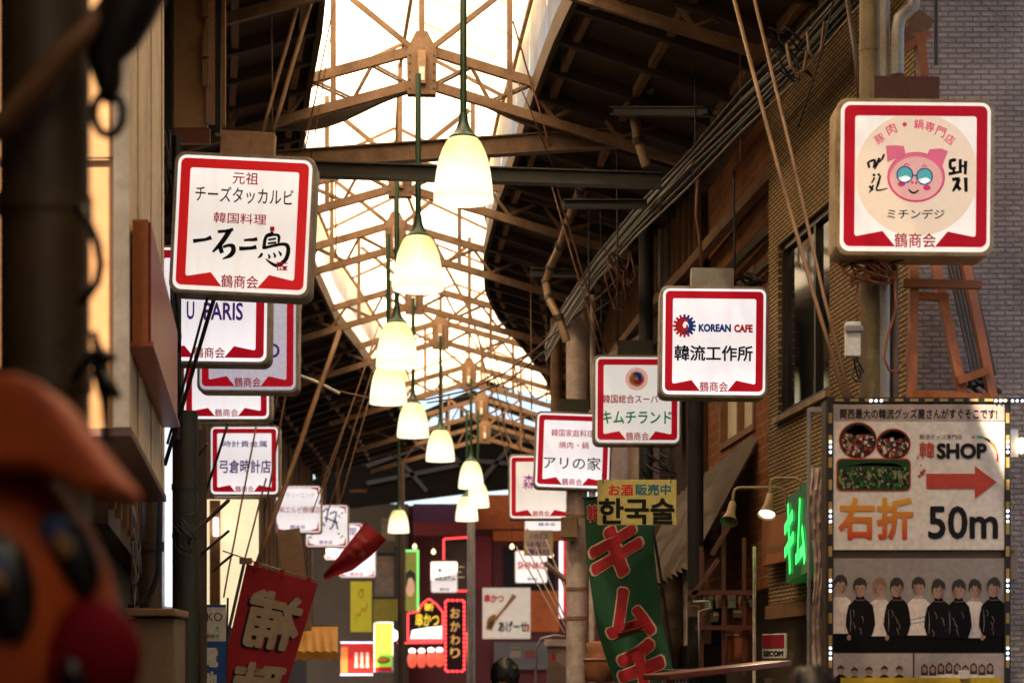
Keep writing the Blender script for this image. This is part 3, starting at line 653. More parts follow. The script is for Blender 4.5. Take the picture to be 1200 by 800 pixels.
# ------------------------------------------------------------------ hanging signs
def sign(label, cxp, cyp, wpx, hpx, roll, Y=None, texts=(), face=None, border=None, rim=None, style='ribbon', plate=None, name='hanging_sign', foot=True, footm=None, extra=None, depth=.22, realw=.9, cat='sign', arm=None, yaw=0):
    if Y is None: Y = realw*FP/wpx
    k = Y/FP; W, H = wpx*k, hpx*k; d = depth
    face = face or M_face2; border = border or M_red; rim = rim or M_rim
    t = thing(name, label, cat, P(cxp, cyp, Y), (0, R(roll), R(yaw)))
    cr, sr = math.cos(R(roll)), math.sin(R(roll))
    def L(px, py): dx, dy = px-cxp, py-cyp; return ((dx*cr+dy*sr)*k, -(-dx*sr+dy*cr)*k)
    MB().prism(rr(-W/2, -H/2, W/2, H/2, .075*W), 0, d).build('housing', rim, t, bevel=.012*W/.9)
    q = .028*W
    MB().prism(rr(-W/2+q, -H/2+q, W/2-q, H/2-q, .06*W), -.006, .02).build('face_panel', face, t)
    fr = MB().prism(rr(-W/2+q*.9, -H/2+q*.9, W/2-q*.9, H/2-q*.9, .06*W), d-.02, d+.006); fr.build('back_panel', face, t)
    U = lambda u, v_: ((u-.5)*W, (.5-v_)*H)
    if style == 'ribbon':
        def arc(cu, cv, r, a0, a1, n=5): return [U(cu+r*math.cos(R(a0+(a1-a0)*i/n)), cv-r*math.sin(R(a0+(a1-a0)*i/n))) for i in range(n+1)]
        pl = [U(.375, .942)]+arc(.09, .902, .04, 270, 180)+arc(.09, .09, .04, 180, 90)+arc(.91, .09, .04, 90, 0)+arc(.91, .902, .04, 0, -90)+[U(.625, .942), U(.705, .845)]
        pl += arc(.865, .86, .018, -80, 0, 3)+arc(.865, .133, .018, 0, 90, 3)+arc(.135, .133, .018, 90, 180, 3)+arc(.135, .86, .018, 180, 260, 3)+[U(.295, .845)]
        MB().prism(pl, -.0105, -.0065).build('red_border', border, t)
        if foot:
            f = MB().text('鶴商会', *U(.5, .902), w=.26*W, h=.092*H, y=-.010, bold=.012); f.build('association_lettering', footm or M_inkr, t)
    elif style == 'corners':
        cb_ = MB()
        for (su, sv) in ((0, 0), (1, 0), (0, 1), (1, 1)):
            c0 = [(0.06, .06), (.24, .06), (.18, .085), (.10, .10), (.085, .18), (.06, .24)]
            cb_.prism([U(a if not su else 1-a, b_ if not sv else 1-b_) for a, b_ in c0], -.0095, -.0065)
        cb_.build('corner_marks', border, t)
        ln = MB()
        ln.prism(rr(-W/2+.05*W, -H/2+.05*H, W/2-.05*W, -H/2+.062*H, .002), -.0095, -.0065); ln.prism(rr(-W/2+.05*W, H/2-.062*H, W/2-.05*W, H/2-.05*H, .002), -.0095, -.0065)
        ln.build('border_line', border, t)
    groups = {}
    for tx in texts:
        body, px, py, pw, ph, m = tx[:6]; bold = tx[6] if len(tx) > 6 else .012; rot = tx[7] if len(tx) > 7 else 0
        groups.setdefault(m.name, (MB(), m))[0].text(body, *L(px, py), w=pw*k if pw else None, h=ph*k if ph else None, y=-.010, bold=bold, rot=R(rot))
    for mb_, m in groups.values(): mb_.build('lettering', m, t)
    if extra: extra(t, L, k)
    if plate:
        x0, y0, x1, y1 = plate; a = L((x0+x1)/2, (y0+y1)/2)
        MB().box((a[0], d*.5, a[1]), ((x1-x0)*k, .12, (y1-y0)*k+.01)).build('hanger_plate', arm or M_pipe, t, bevel=.004)
        MB().bar((a[0], d*.5+.06, a[1]), (a[0]+(.1 if cxp > 500 else -.1), d*.5+.9, a[1]), .05, .05).build('support_arm', M_trussD, t)
    return t
# --- sign 1
def ex1(t, L, k):
    def cv(x, y): return L(190+x/4, 160+y/4)
    b_ = MB()
    def S_(pts, ws): b_.stroke([cv(*p) for p in pts], [q/4*k*1.25 for q in ws], -.010)
    S_([(146, 492), (175, 488), (205, 484), (232, 474)], [16, 13, 12, 17])
    S_([(262, 448), (285, 446), (310, 443), (334, 436)], [12, 12, 11, 13])
    S_([(318, 440), (300, 470), (275, 505), (238, 543)], [20, 19, 18, 7])
    S_([(272, 512), (276, 530), (282, 548)], [16, 17, 16])
    S_([(286, 520), (312, 512), (332, 516), (334, 540), (318, 560), (284, 576)], [10, 12, 17, 19, 16, 3])
    S_([(384, 488), (408, 486), (430, 485), (447, 481)], [8, 11, 13, 15]); S_([(362, 527), (392, 526), (420, 524), (443, 519)], [16, 14, 13, 17])
    S_([(520, 448), (510, 458), (492, 466), (482, 490), (478, 530)], [12, 11, 12, 13, 14])
    S_([(492, 470), (530, 462), (548, 470), (546, 500)], [8, 10, 12, 8])
    S_([(498, 486), (535, 480)], [8, 8]); S_([(496, 503), (536, 498)], [8, 8])
    S_([(480, 524), (520, 514), (560, 506), (586, 512), (592, 540), (578, 580), (540, 606), (508, 592), (486, 574)], [11, 11, 12, 15, 16, 16, 14, 10, 3])
    S_([(470, 548), (462, 562), (450, 570)], [10, 10, 4]); S_([(498, 552), (504, 566), (498, 574)], [4, 10, 4]); S_([(522, 546), (530, 560), (528, 570)], [4, 10, 5]); S_([(546, 538), (556, 552), (556, 562)], [4, 10, 5])
    b_.build('brush_logo', M_ink, t)
    r_ = MB(); r_.stroke([cv(517, 424), cv(517, 446)], [20/4*k, 22/4*k], -.0115)
    sx, sz = cv(565, 612); q = 27/4*k
    for i in range(3):
        r_.stroke([(sx-q+.3*q*i*1.0, sz+q*.8), (sx-q*.8+.6*q*i, sz-q*.7)], [.16*q, .16*q], -.0115)
        r_.stroke([(sx-q*.9, sz+q*(.7-.6*i)), (sx+q*.9, sz+q*(.6-.55*i))], [.16*q, .16*q], -.0118)
    r_.disc(sx+.45*q, sz-.2*q, .3*q, .35*q, -.0115, -.0095, 12)
    r_.build('red_seal', M_inkr, t)
sign('red framed cheese dakgalbi sign, largest on the left, with brush logo 一石二鳥', 284.2, 263.5, 166.5, 166.5, 2.8, texts=[('元祖', 288, 209.5, 30, None, M_inkr, .01), ('チーズタッカルビ', 286.5, 229.5, 115, 19, M_ink, .008), ('韓国料理', 281.5, 256.5, 62, 12.5, M_inkr, .01)],
     face=M_face1, border=M_redhot, rim=M_rim, plate=(257, 152, 320, 179), extra=ex1)
sign('half hidden white sign reading U PARIS below the cheese dakgalbi sign', 246, 357, 142, 140, .8, texts=[('PARIS', 262, 365, 46, 21, M_inkp, .025), ('U', 223.5, 364, 9, 21, M_inkp, .02)], face=M_face2, plate=None)
sign('half hidden sign with a letter D, between U PARIS and the watch shop sign', 290.5, 398, 119, 124, .3, texts=[('O', 290, 413, 20, 15, M_inkp, .02), ('D', 321, 411, 14, 17, M_inkp, .02)], face=mat('lit_face_dim', (.6, .58, .66), .4, emit=(.6, .58, .72), estr=.5, dirt_amt=.2))
sign('sign with only its lower edge showing above the watch shop sign', 265.5, 443, 105, 101, 0, face=M_face2)
sign('watch and jewellery shop sign with purple lettering 弓倉時計店', 286.5, 539.5, 83, 83, 0, texts=[('弓倉時計店', 287.5, 546.5, 60, 16, M_inkp, .02), ('時計貴金属', 287, 520, 52, 7.5, M_inkp, .012)], face=M_face2)
sign('white sign with red corners and red katakana, right of the thick bamboo pole', 349, 596.5, 56, 57, 0, texts=[('クリーニング', 352, 580, 34, 6, mat('ink_grey', (.3, .3, .32), .5), 0), ('㈱エルゼ鶴橋店', 351, 597, 48, 8, M_inkr, .004), ('鶴本会', 349, 617, 18, 4.5, M_inkp, .01)], face=M_faceF, style='corners', rim=M_rimy)
def ex6(t, L, k):
    f = MB()
    for (x, y) in ((397, 604), (401, 601), (366, 626), (363, 629), (397, 625), (401, 628)): f.disc(*L(x, y), 1.6*k, 1.1*k, -.010, -.0066, 8, random.random())
    f.build('leaf_motif', M_inkg, t)
    r_ = MB()
    for (x, y) in ((399, 606), (365, 630), (399, 630)): r_.disc(*L(x, y), .9*k, .9*k, -.0105, -.0068, 8)
    r_.build('berry_motif', M_inkr, t)
    b_ = MB()
    for pts in ([(378, 600), (384, 596), (382, 612)], [(386, 602), (394, 600), (390, 616), (386, 620)], [(380, 606), (396, 612)], [(376, 610), (381, 616)], [(392, 606), (396, 620)]): b_.stroke([L(*p) for p in pts], [1.8*k]*len(pts), -.0108)
    b_.build('blue_brush_lettering', M_inkb, t)
    MB().text('鶴本会', *L(382, 635), w=16*k, h=4.2*k, y=-.010).build('association_lettering', M_inkp, t)
sign('white sign with blue brush writing and little leaf motifs', 383, 616, 51, 51, 0, face=M_faceF, style='corners', rim=M_rimy, extra=ex6)
sign('white sign mostly covered by the small red flag, upper one', 403, 634, 46, 44, 0, texts=[('鶴橋堂', 403, 622, 30, 9, M_inkp, .01)], face=M_faceF, style='corners')
sign('white sign under the small red flag, lower one', 419, 656, 44, 42, 0, texts=[('鶴本会', 418, 672, 16, 4, M_inkr, .01)], face=M_faceF, style='corners')
def ex9(t, L, k):
    f = MB(); f.disc(*L(510.5, 678), 1.2*k, 1.2*k, -.010, -.0066, 8); f.disc(*L(532.5, 678), 1.2*k, 1.2*k, -.010, -.0066, 8); f.build('dot_motif', M_ink, t)
sign('small white sign in front of the red shop building, framed by red LED lights', 520.5, 676, 32, 37, 0, Y=48, texts=[('鞄　丸', 521, 668, 16, 6, M_ink, .02), ('ABURITU', 521, 677.5, 21, 5.5, M_ink, .03), ('鶴本会', 521, 690, 11, 3.5, M_ink, .01)], face=lit_panel('lit_face_far2', (1, .92, .93), .68, .68, .5), style='plain', extra=ex9)
# --- right row
def ex_pig(t, L, k):
    def cv(x, y): return L(960+x*220/838, 100+y*220/838)
    kk = k*220/838
    ph, pv = cv(155, 128), cv(712, 670)
    MB().disc(*cv(434, 400), 275*kk, 275*kk, -.0095, -.0068, 64).build('peach_roundel', M_peach, t)
    # the roundel is cut by the sheet's edges: a peach flat below keeps to the sheet
    p = MB(); p.disc(*cv(431, 412), 129*kk, 112*kk, -.0110, -.0096, 40); p.build('pig_outline', M_pinkd, t)
    p = MB(); p.disc(*cv(431, 410), 124*kk, 107*kk, -.0118, -.0111, 40)
    p.prism([cv(*q) for q in ((303, 345), (296, 272), (340, 270), (376, 274), (384, 305), (360, 322))], -.0118, -.0096)
    p.prism([cv(*q) for q in ((482, 308), (490, 288), (545, 284), (574, 298), (556, 340), (548, 366))], -.0118, -.0096)
    p.build('pig_head', M_pink, t)
    MB().disc(*cv(431, 418), 116*kk, 97*kk, -.0126, -.0119, 40).build('pig_face', M_pinkl, t)
    d_ = MB(); d_.disc(*cv(365, 444), 17*kk, 11*kk, -.0132, -.0127, 16); d_.disc(*cv(479, 460), 17*kk, 12*kk, -.0132, -.0127, 16)
    d_.disc(*cv(413, 437), 5.5*kk, 7*kk, -.0132, -.0127, 12); d_.disc(*cv(431, 438), 5.5*kk, 7*kk, -.0132, -.0127, 12)
    for pts in ([(375, 362), (388, 354), (402, 360)], [(456, 366), (468, 360), (480, 368)]): d_.stroke([cv(*q) for q in pts], [4*kk, 6*kk, 4*kk], -.0130)
    d_.build('cheeks_and_nostrils', M_pinkd, t)
    gl_ = MB()
    for c in ((380, 402), (468, 410)):
        pts = [cv(c[0]+35*math.cos(a), c[1]+36*math.sin(a)) for a in [2*math.pi*i/20 for i in range(21)]]; gl_.stroke(pts, [5*kk]*21, -.0142, 2)
    gl_.stroke([cv(414, 408), cv(424, 404), cv(434, 410)], [5*kk]*3, -.0142); 
    gl_.build('round_spectacles', M_inkb, t)
    le = MB(); le.disc(*cv(380, 402), 34*kk, 35*kk, -.0136, -.0131, 24); le.disc(*cv(468, 410), 34*kk, 35*kk, -.0136, -.0131, 24); le.build('spectacle_lens', M_teal, t)
    lw_ = MB()
    for c in ((380, 402), (468, 410)):
        for (dx, dy, r_) in ((-14, 18, 14), (4, 14, 15), (17, 18, 11), (0, 24, 13)): lw_.disc(*cv(c[0]+dx, c[1]+dy), r_*kk, r_*.7*kk, -.0139, -.0137, 12)
    lw_.build('lens_cloud', mat('ink_white', (.8, .8, .75), .5, emit=(.85, .9, .85), estr=.55), t)
    ik = MB(); ik.stroke([cv(*q) for q in ((397, 467), (410, 480), (425, 482), (443, 470))], [6*kk, 9*kk, 9*kk, 5*kk], -.0135)
    def S_(pts, ws): ik.stroke([cv(*q) for q in pts], [q*kk*1.45 for q in ws], -.0105)
    # left brush writing
    for pts, ws in (([(216, 344), (220, 362), (222, 372)], [8, 8, 6]), ([(218, 345), (246, 338), (240, 372)], [6, 9, 5]), ([(268, 326), (258, 350), (246, 378)], [8, 9, 4]), ([(288, 310), (280, 330), (266, 348)], [7, 7, 3]), ([(240, 398), (246, 408)], [8, 8]), ([(262, 396), (266, 406)], [8, 7]), ([(246, 414), (232, 440)], [7, 4]), ([(272, 404), (262, 440), (252, 468)], [6, 8, 4]), ([(222, 452), (240, 470)], [9, 5]), ([(240, 448), (230, 470), (222, 482)], [7, 6, 3]), ([(252, 470), (272, 470), (304, 462)], [7, 5, 3])): S_(pts, ws)
    # right: two hangul syllables in brush strokes
    for pts, ws in (([(578, 342), (598, 336), (610, 336)], [10, 11, 8]), ([(582, 344), (586, 372), (608, 370)], [10, 10, 8]), ([(598, 374), (600, 392)], [9, 9]), ([(576, 398), (600, 394), (622, 390)], [11, 9, 8]), ([(628, 332), (628, 395)], [10, 10]), ([(652, 340), (650, 400)], [11, 9]), ([(628, 364), (650, 362)], [7, 7]),
                    ([(592, 424), (612, 420), (626, 420)], [11, 11, 10]), ([(622, 420), (612, 448), (594, 476)], [11, 13, 6]), ([(612, 446), (628, 470)], [9, 12]), ([(652, 414), (654, 478)], [12, 10])): S_(pts, ws)
    ik.text('ミチンデジ', *cv(430, 576), w=255*kk, h=44*kk, y=-.0105, bold=.012); ik.build('black_lettering', M_ink, t)
    pk = MB()
    for ch, x, y, r_ in (('豚', 268, 241, 30), ('肉', 320, 198, 24), ('鍋', 443, 176, -4), ('専', 492, 188, -15), ('門', 541, 210, -22), ('店', 582, 244, -33)): pk.text(ch, *cv(x, y), w=43*kk, y=-.0105, bold=.012, rot=R(r_))
    pk.disc(*cv(380, 177), 10*kk, 10*kk, -.0105, -.0096, 14); pk.build('pink_lettering', M_pinkd, t)
sign('square restaurant sign with a pink pig in round spectacles, largest on the right', 1072.5, 207.6, 186, 185, .5, texts=(), face=M_face3, rim=M_rimy, plate=(1027, 86, 1104, 117), arm=mat('rust_plate', (.10, .03, .012), .6), extra=ex_pig, depth=.26)
def ex_kc(t, L, k):
    def cv(x, y): return L(600+x/4, 200+y/4)
    r0, b0 = MB(), MB()
    for i in range(16):
        a = R(i*22.5); m_ = r0 if 100 < (i*22.5) % 360 < 300 else b0
        c = cv(808+48*math.cos(a), 728-48*math.sin(a)); q = 6/4*k
        ca, sa = math.cos(a), math.sin(a); pts = [(c[0]+(x*ca-z*sa)*q, c[1]+(x*sa+z*ca)*q) for x, z in ((-1.5, -.9), (1, -.9), (1, .9), (-1.5, .9))]; m_.prism(pts, -.0105, -.0068)
    def ring(mb_, a0, a1, ri, ro, c=(808, 728)):
        o_ = [cv(c[0]+ro*math.cos(R(a)), c[1]-ro*math.sin(R(a))) for a in range(a0, a1+1, 10)]; i_ = [cv(c[0]+ri*math.cos(R(a)), c[1]-ri*math.sin(R(a))) for a in range(a1, a0-1, -10)]; mb_.prism(o_+i_, -.0105, -.0068)
    ring(r0, 100, 300, 22, 42); ring(b0, -60, 100, 22, 42)
    r0.stroke([cv(826, 700), cv(806, 702), cv(792, 722), cv(802, 744), cv(820, 738), cv(818, 722)], [k*2, k*3.5, k*4, k*3.5, k*3, k*1.5], -.0112)
    b0.stroke([cv(826, 712), cv(834, 730), cv(822, 752), cv(800, 758)], [k*2, k*3, k*3, k*1.5], -.0113)
    r0.build('red_cog_logo', M_inkr, t); b0.build('blue_cog_logo', M_inkb, t)
sign('KOREAN CAFE sign with cog logo, between the pig sign and the green lettered sign', 836.8, 400.5, 127.5, 131, .6, Y=15.3, texts=[('KOREAN', 837.5, 384.5, 38, 9.5, M_inkb, .06), ('CAFE', 871, 385.2, 22, 9.5, M_inkr, .06), ('韓流工作所', 836, 414, 92, 18.5, M_ink, .024)], face=M_face2, plate=(811, 313, 861, 335), extra=ex_kc, arm=M_gpipe)
def ex_km(t, L, k):
    c = L(746, 444); MB().disc(*c, 13.5*k, 13.5*k, -.0100, -.0068, 30).build('roundel', M_pinkl, t); MB().disc(*c, 9*k, 9*k, -.0106, -.0101, 26).build('roundel_centre', M_white, t)
    for j, (m_, a0) in enumerate(((M_inkr, 200), (M_inko, 80), (M_inkb, -40))):
        pts = [(c[0]+(2+5*f)*k*math.cos(R(a0+170*f)), c[1]+(2+5*f)*k*math.sin(R(a0+170*f))) for f in (0, .25, .5, .75, 1)]
        MB().stroke(pts, [1*k, 4.5*k, 5*k, 4*k, 1*k], -.0112-.0004*j).build('swirl_logo', m_, t)
sign('sign with green katakana キムチランド and a swirl logo', 747, 468.5, 104, 106, .3, texts=[('韓国総合スーパー', 743, 467.5, 74, 10, M_inkr, .016), ('キムチランド', 746, 489, 82, 15, M_inkg, .022)], face=mat('lit_face_grey', (.55, .55, .50), .4, emit=(.72, .69, .65), estr=.75, dirt_amt=.08, fine=.03), plate=(724, 398, 766, 417), extra=ex_km, arm=M_olive, footm=M_inkr)
sign('sign with thin black lettering アリの家 and red kanji above', 671.5, 528, 91, 91, 2, texts=[('韓国家庭料理', 671, 507.5, 50, 8.5, M_inkr, .008), ('焼肉・鍋', 672.5, 521.5, 35, 8, M_inkr, .008), ('アリの家', 670.5, 542.5, 67, 15, M_ink, .008)], face=M_face2, plate=(655, 467, 691, 482), arm=M_olive)
sign('sign with magenta brush letters partly behind the アリの家 sign', 634, 570.5, 77, 77, 0, texts=[('森', 620, 564.5, 15, 17, M_inkm, .01), ('林', 640, 568, 16, 12, M_inkm, .0)], face=M_face3, footm=M_inkr)
sign('slim white sign edge showing right below the magenta lettered sign', 640, 612, 52, 22, 0, Y=36, texts=[('鶴本会', 641, 614, 20, 4, M_inkb, .01)], face=M_faceF, style='corners')
sign('far glowing white sign reading SHINAO', 622.5, 664, 39, 39, 0, Y=44, texts=[('SHINAO', 623, 662, 33, 8.5, M_inkr, .035), ('鶴本会', 624, 678, 12, 3.5, M_ink, .01)], face=M_faceF, style='plain')
bs = thing('paper_notice', 'beige hand lettered notice above the SHINAO sign', 'notice', P(630, 650, 34))
MB().box(P(631, 636, 34), (34/FP*34, .02, 30/FP*34)).build('board', mat('beige_paper', (.55, .42, .28), .7), bs, world=True)
x = MB(); 
for s_, py, w_ in (('川口', 628, 20), ('はなび', 637, 26), ('屋台村', 646, 26)):
    p_ = P(631, py, 33.985); x.text(s_, p_.x, p_.z, w=w_/FP*34, h=6/FP*34, y=33.985, bold=.01)
x.build('lettering', M_inkp, bs, world=True)

class Flat:
    """pixel-like layout on a flat upright board at distance Y that faces the street"""
    def __init__(s, Y): s.Y = Y; s.k = Y/FP
    def pt(s, px, py): return ((px-600)*s.k, 1.6+(800-py)*s.k)
    def poly(s, mb, pts, off=0, t=.003): return mb.prism([s.pt(*p) for p in pts], s.Y-off-t, s.Y-off)
    def rect(s, mb, x0, y0, x1, y1, off=0, t=.003): return s.poly(mb, [(x0, y0), (x1, y0), (x1, y1), (x0, y1)], off, t)
    def disc(s, mb, x, y, rx, ry, off=0, t=.003, n=24, rot=0): c = s.pt(x, y); return mb.disc(c[0], c[1], rx*s.k, ry*s.k, s.Y-off-t, s.Y-off, n, rot)
    def text(s, mb, body, x, y, w=None, h=None, off=.004, bold=.012, rot=0): c = s.pt(x, y); return mb.text(body, c[0], c[1], w=w*s.k if w else None, h=h*s.k if h else None, y=s.Y-off, bold=bold, rot=R(rot))
    def line(s, mb, pts, ws, off=.004): return mb.stroke([s.pt(*p) for p in pts], [q*s.k for q in ws], s.Y-off)

# ------------------------------------------------------------------ billboard on the right
F = Flat(11.4)
bb = thing('billboard', 'big frontal billboard with a red arrow, 50m direction and group posters, edged with LED lights', 'billboard', P(1076, 800, 11.4)*Vector((1, 1, 0)) if False else Vector(((1076-600)/FP*11.4, 11.4, 0)))
m_bw = mat('board_white', (.76, .66, .57), .45, dirt_amt=.15)
F.rect(MB(), 968, 468, 1184, 1130, -.16, .15).build('housing', M_brpost, bb, world=True)
F.rect(MB(), 975, 474, 1179, 644, 0, .008).build('direction_panel', m_bw, bb, world=True)
F.rect(MB(), 975, 474.5, 1179, 493, .0085, .002).build('headline_band', mat('board_grey_pink', (.42, .31, .27), .5, dirt_amt=.2), bb, world=True)
k_ = MB(); F.text(k_, '関西最大の韓流グッズ屋さんがすぐそこです!', 1076, 485, 184, 12, .012, .022); F.text(k_, 'SHOP', 1126.5, 528.5, 59, 18.5, .012, .045); F.text(k_, '韓流グッズ専門店', 1102, 512, 50, 6, .012, 0)
F.text(k_, '50m', 1128, 612, 82, 39, .012, .022); k_.build('black_lettering', M_ink, bb, world=True)
k_ = MB(); F.text(k_, '韓', 1085.5, 527.5, 18, 19.5, .012, .012); 
F.poly(k_, [(1085, 555), (1142, 555), (1142, 546), (1167.5, 565), (1142, 584), (1142, 572.5), (1085, 572.5)], .0105, .002)
for (x, y, r_) in ((1080, 554), (1077, 558), (1082, 551), (1075, 536), (1079, 545), (1140.5, 512)) and [(1080, 554, 2.6), (1077, 558, 2), (1082.5, 551, 1.6), (1075, 536, 1.3), (1078.5, 545, 1), (1140.5, 512, 1.6)]: F.disc(k_, x, y, r_, r_*.9, .0105, .002, 10)
k_.build('red_arrow_and_marks', mat('board_red', (.52, .05, .025), .45), bb, world=True)
for nm, m_, pts in (('green_arc', M_inkg, [(1144, 511.5), (1150, 512), (1154, 513.5)]), ('dark_arc', M_ink, [(1154, 513.5), (1157, 515), (1160, 517)]), ('orange_arc', M_inko, [(1160, 517), (1164, 521), (1167, 527), (1168, 532)]), ('red_arc', M_inkr, [(1168, 532), (1168.5, 536), (1168, 540)])):
    k_ = MB(); F.line(k_, pts, [2]*len(pts), .012); k_.build(nm, m_, bb, world=True)
m_gr = mat('board_orange_red', (.62, .13, .02), .45); n = m_gr.node_tree; b = n.nodes['Principled BSDF']
tcn = n.nodes.new('ShaderNodeTexCoord'); sp = n.nodes.new('ShaderNodeSeparateXYZ'); n.links.new(tcn.outputs['Generated'], sp.inputs[0]); rp = n.nodes.new('ShaderNodeValToRGB'); n.links.new(sp.outputs['Z'], rp.inputs[0])
rp.color_ramp.elements[0].color = (.55, .03, .015, 1); rp.color_ramp.elements[1].color = (.72, .34, .02, 1); n.links.new(rp.outputs[0], b.inputs['Base Color'])
k_ = MB(); F.text(k_, '右折', 1026, 607.5, 88, 50, .012, .03); k_.build('orange_lettering', m_gr, bb, world=True)
m_ph = photomat('snapshot_dark', [(.012, .008, .006), (.03, .015, .010), (.10, .05, .035), (.32, .18, .12), (.55, .40, .30)], 10)
m_ph2 = photomat('snapshot_green', [(.008, .014, .006), (.015, .05, .015), (.05, .14, .03), (.18, .14, .07), (.4, .3, .2)], 10)
k_ = MB(); F.disc(k_, 1005, 516, 22.5, 21.5, .0085, .002, 32); F.disc(k_, 1046.5, 520.5, 20.5, 18.5, .0087, .002, 32); 
c0, c1 = F.pt(979.5, 575.5), F.pt(1067, 537); k_.prism(rr(c0[0], c0[1], c1[0], c1[1], .03), F.Y-.0112, F.Y-.0090); k_.build('photo_rims', MATS['board_red'], bb, world=True)
rq = random.Random(9)
def snap(nm, inside, bx, base_m, lightc, cols, n, off, ceil):
    k_ = MB(); inside(k_, off); k_.build(nm, base_m, bb, world=True)
    lt = MB(); F.poly(lt, ceil, off+.0006, .0002); lt.build(nm+'_sky', lightc, bb, world=True)
    sets = [MB() for _ in cols]
    for i in range(n):
        for _ in range(30):
            x, y = rq.uniform(bx[0], bx[2]), bx[1]+(bx[3]-bx[1])*(.34+.62*rq.random())
            if bx[4](x, y): break
        else: continue
        w_, h_ = rq.uniform(.5, 2.0), rq.uniform(.6, 2.4); t = rq.uniform(-.4, .4); F.poly(sets[i % len(cols)], [(x-w_, y-h_+t), (x+w_, y-h_-t), (x+w_, y+h_), (x-w_, y+h_)], off+.0009+.00001*i, .0001)
    for i, (m_, c) in enumerate(zip(sets, cols)): m_.build(nm+'_detail', c, bb, world=True)
pd = [mat('ink_print_dark', (.02, .012, .010)), mat('ink_print_red', (.30, .03, .02)), mat('ink_print_tan', (.34, .20, .12)), mat('ink_print_white', (.62, .50, .42)), mat('ink_print_brown', (.10, .05, .03))]
pg = [mat('ink_print_dark', (.02, .012, .010)), mat('ink_print_green', (.03, .16, .035)), mat('ink_print_tan', (.34, .20, .12)), mat('ink_print_lime', (.22, .22, .09)), mat('ink_print_black', (.008, .010, .008))]
m_bd = mat('ink_print_base', (.035, .018, .013)); m_bg2 = mat('ink_print_gbase', (.016, .05, .016)); m_ls = mat('ink_print_sky', (.62, .47, .38))
snap('round_photo', lambda m, o: F.disc(m, 1005, 516, 21.3, 20.3, o, .0008, 32), (985, 496, 1025, 536, lambda x, y: (x-1005)**2+(y-516)**2 < 18.5**2), m_bd, m_ls, pd, 120, .0114, [(990, 506), (1001, 498), (1012, 499), (1022, 508), (1012, 509), (1003, 511)])
snap('round_photo', lambda m, o: F.disc(m, 1046.5, 520.5, 19.3, 17.3, o, .0008, 32), (1028, 503, 1065, 537, lambda x, y: ((x-1046.5)/17)**2+((y-520.5)/15)**2 < 1), m_bd, m_ls, pd, 100, .0114, [(1032, 512), (1044, 505), (1056, 507), (1062, 513), (1050, 516), (1042, 518)])
def rrp(m, o): c0, c1 = F.pt(980.8, 574.3), F.pt(1065.7, 538.3); m.prism(rr(c0[0], c0[1], c1[0], c1[1], .027), F.Y-o-.0008, F.Y-o)
snap('wide_photo', rrp, (983, 536, 1064, 573, lambda x, y: y > 545), m_bg2, pg[2], pg, 230, .0114, [(990, 546), (1020, 542), (1050, 543), (1058, 547), (1030, 546)])
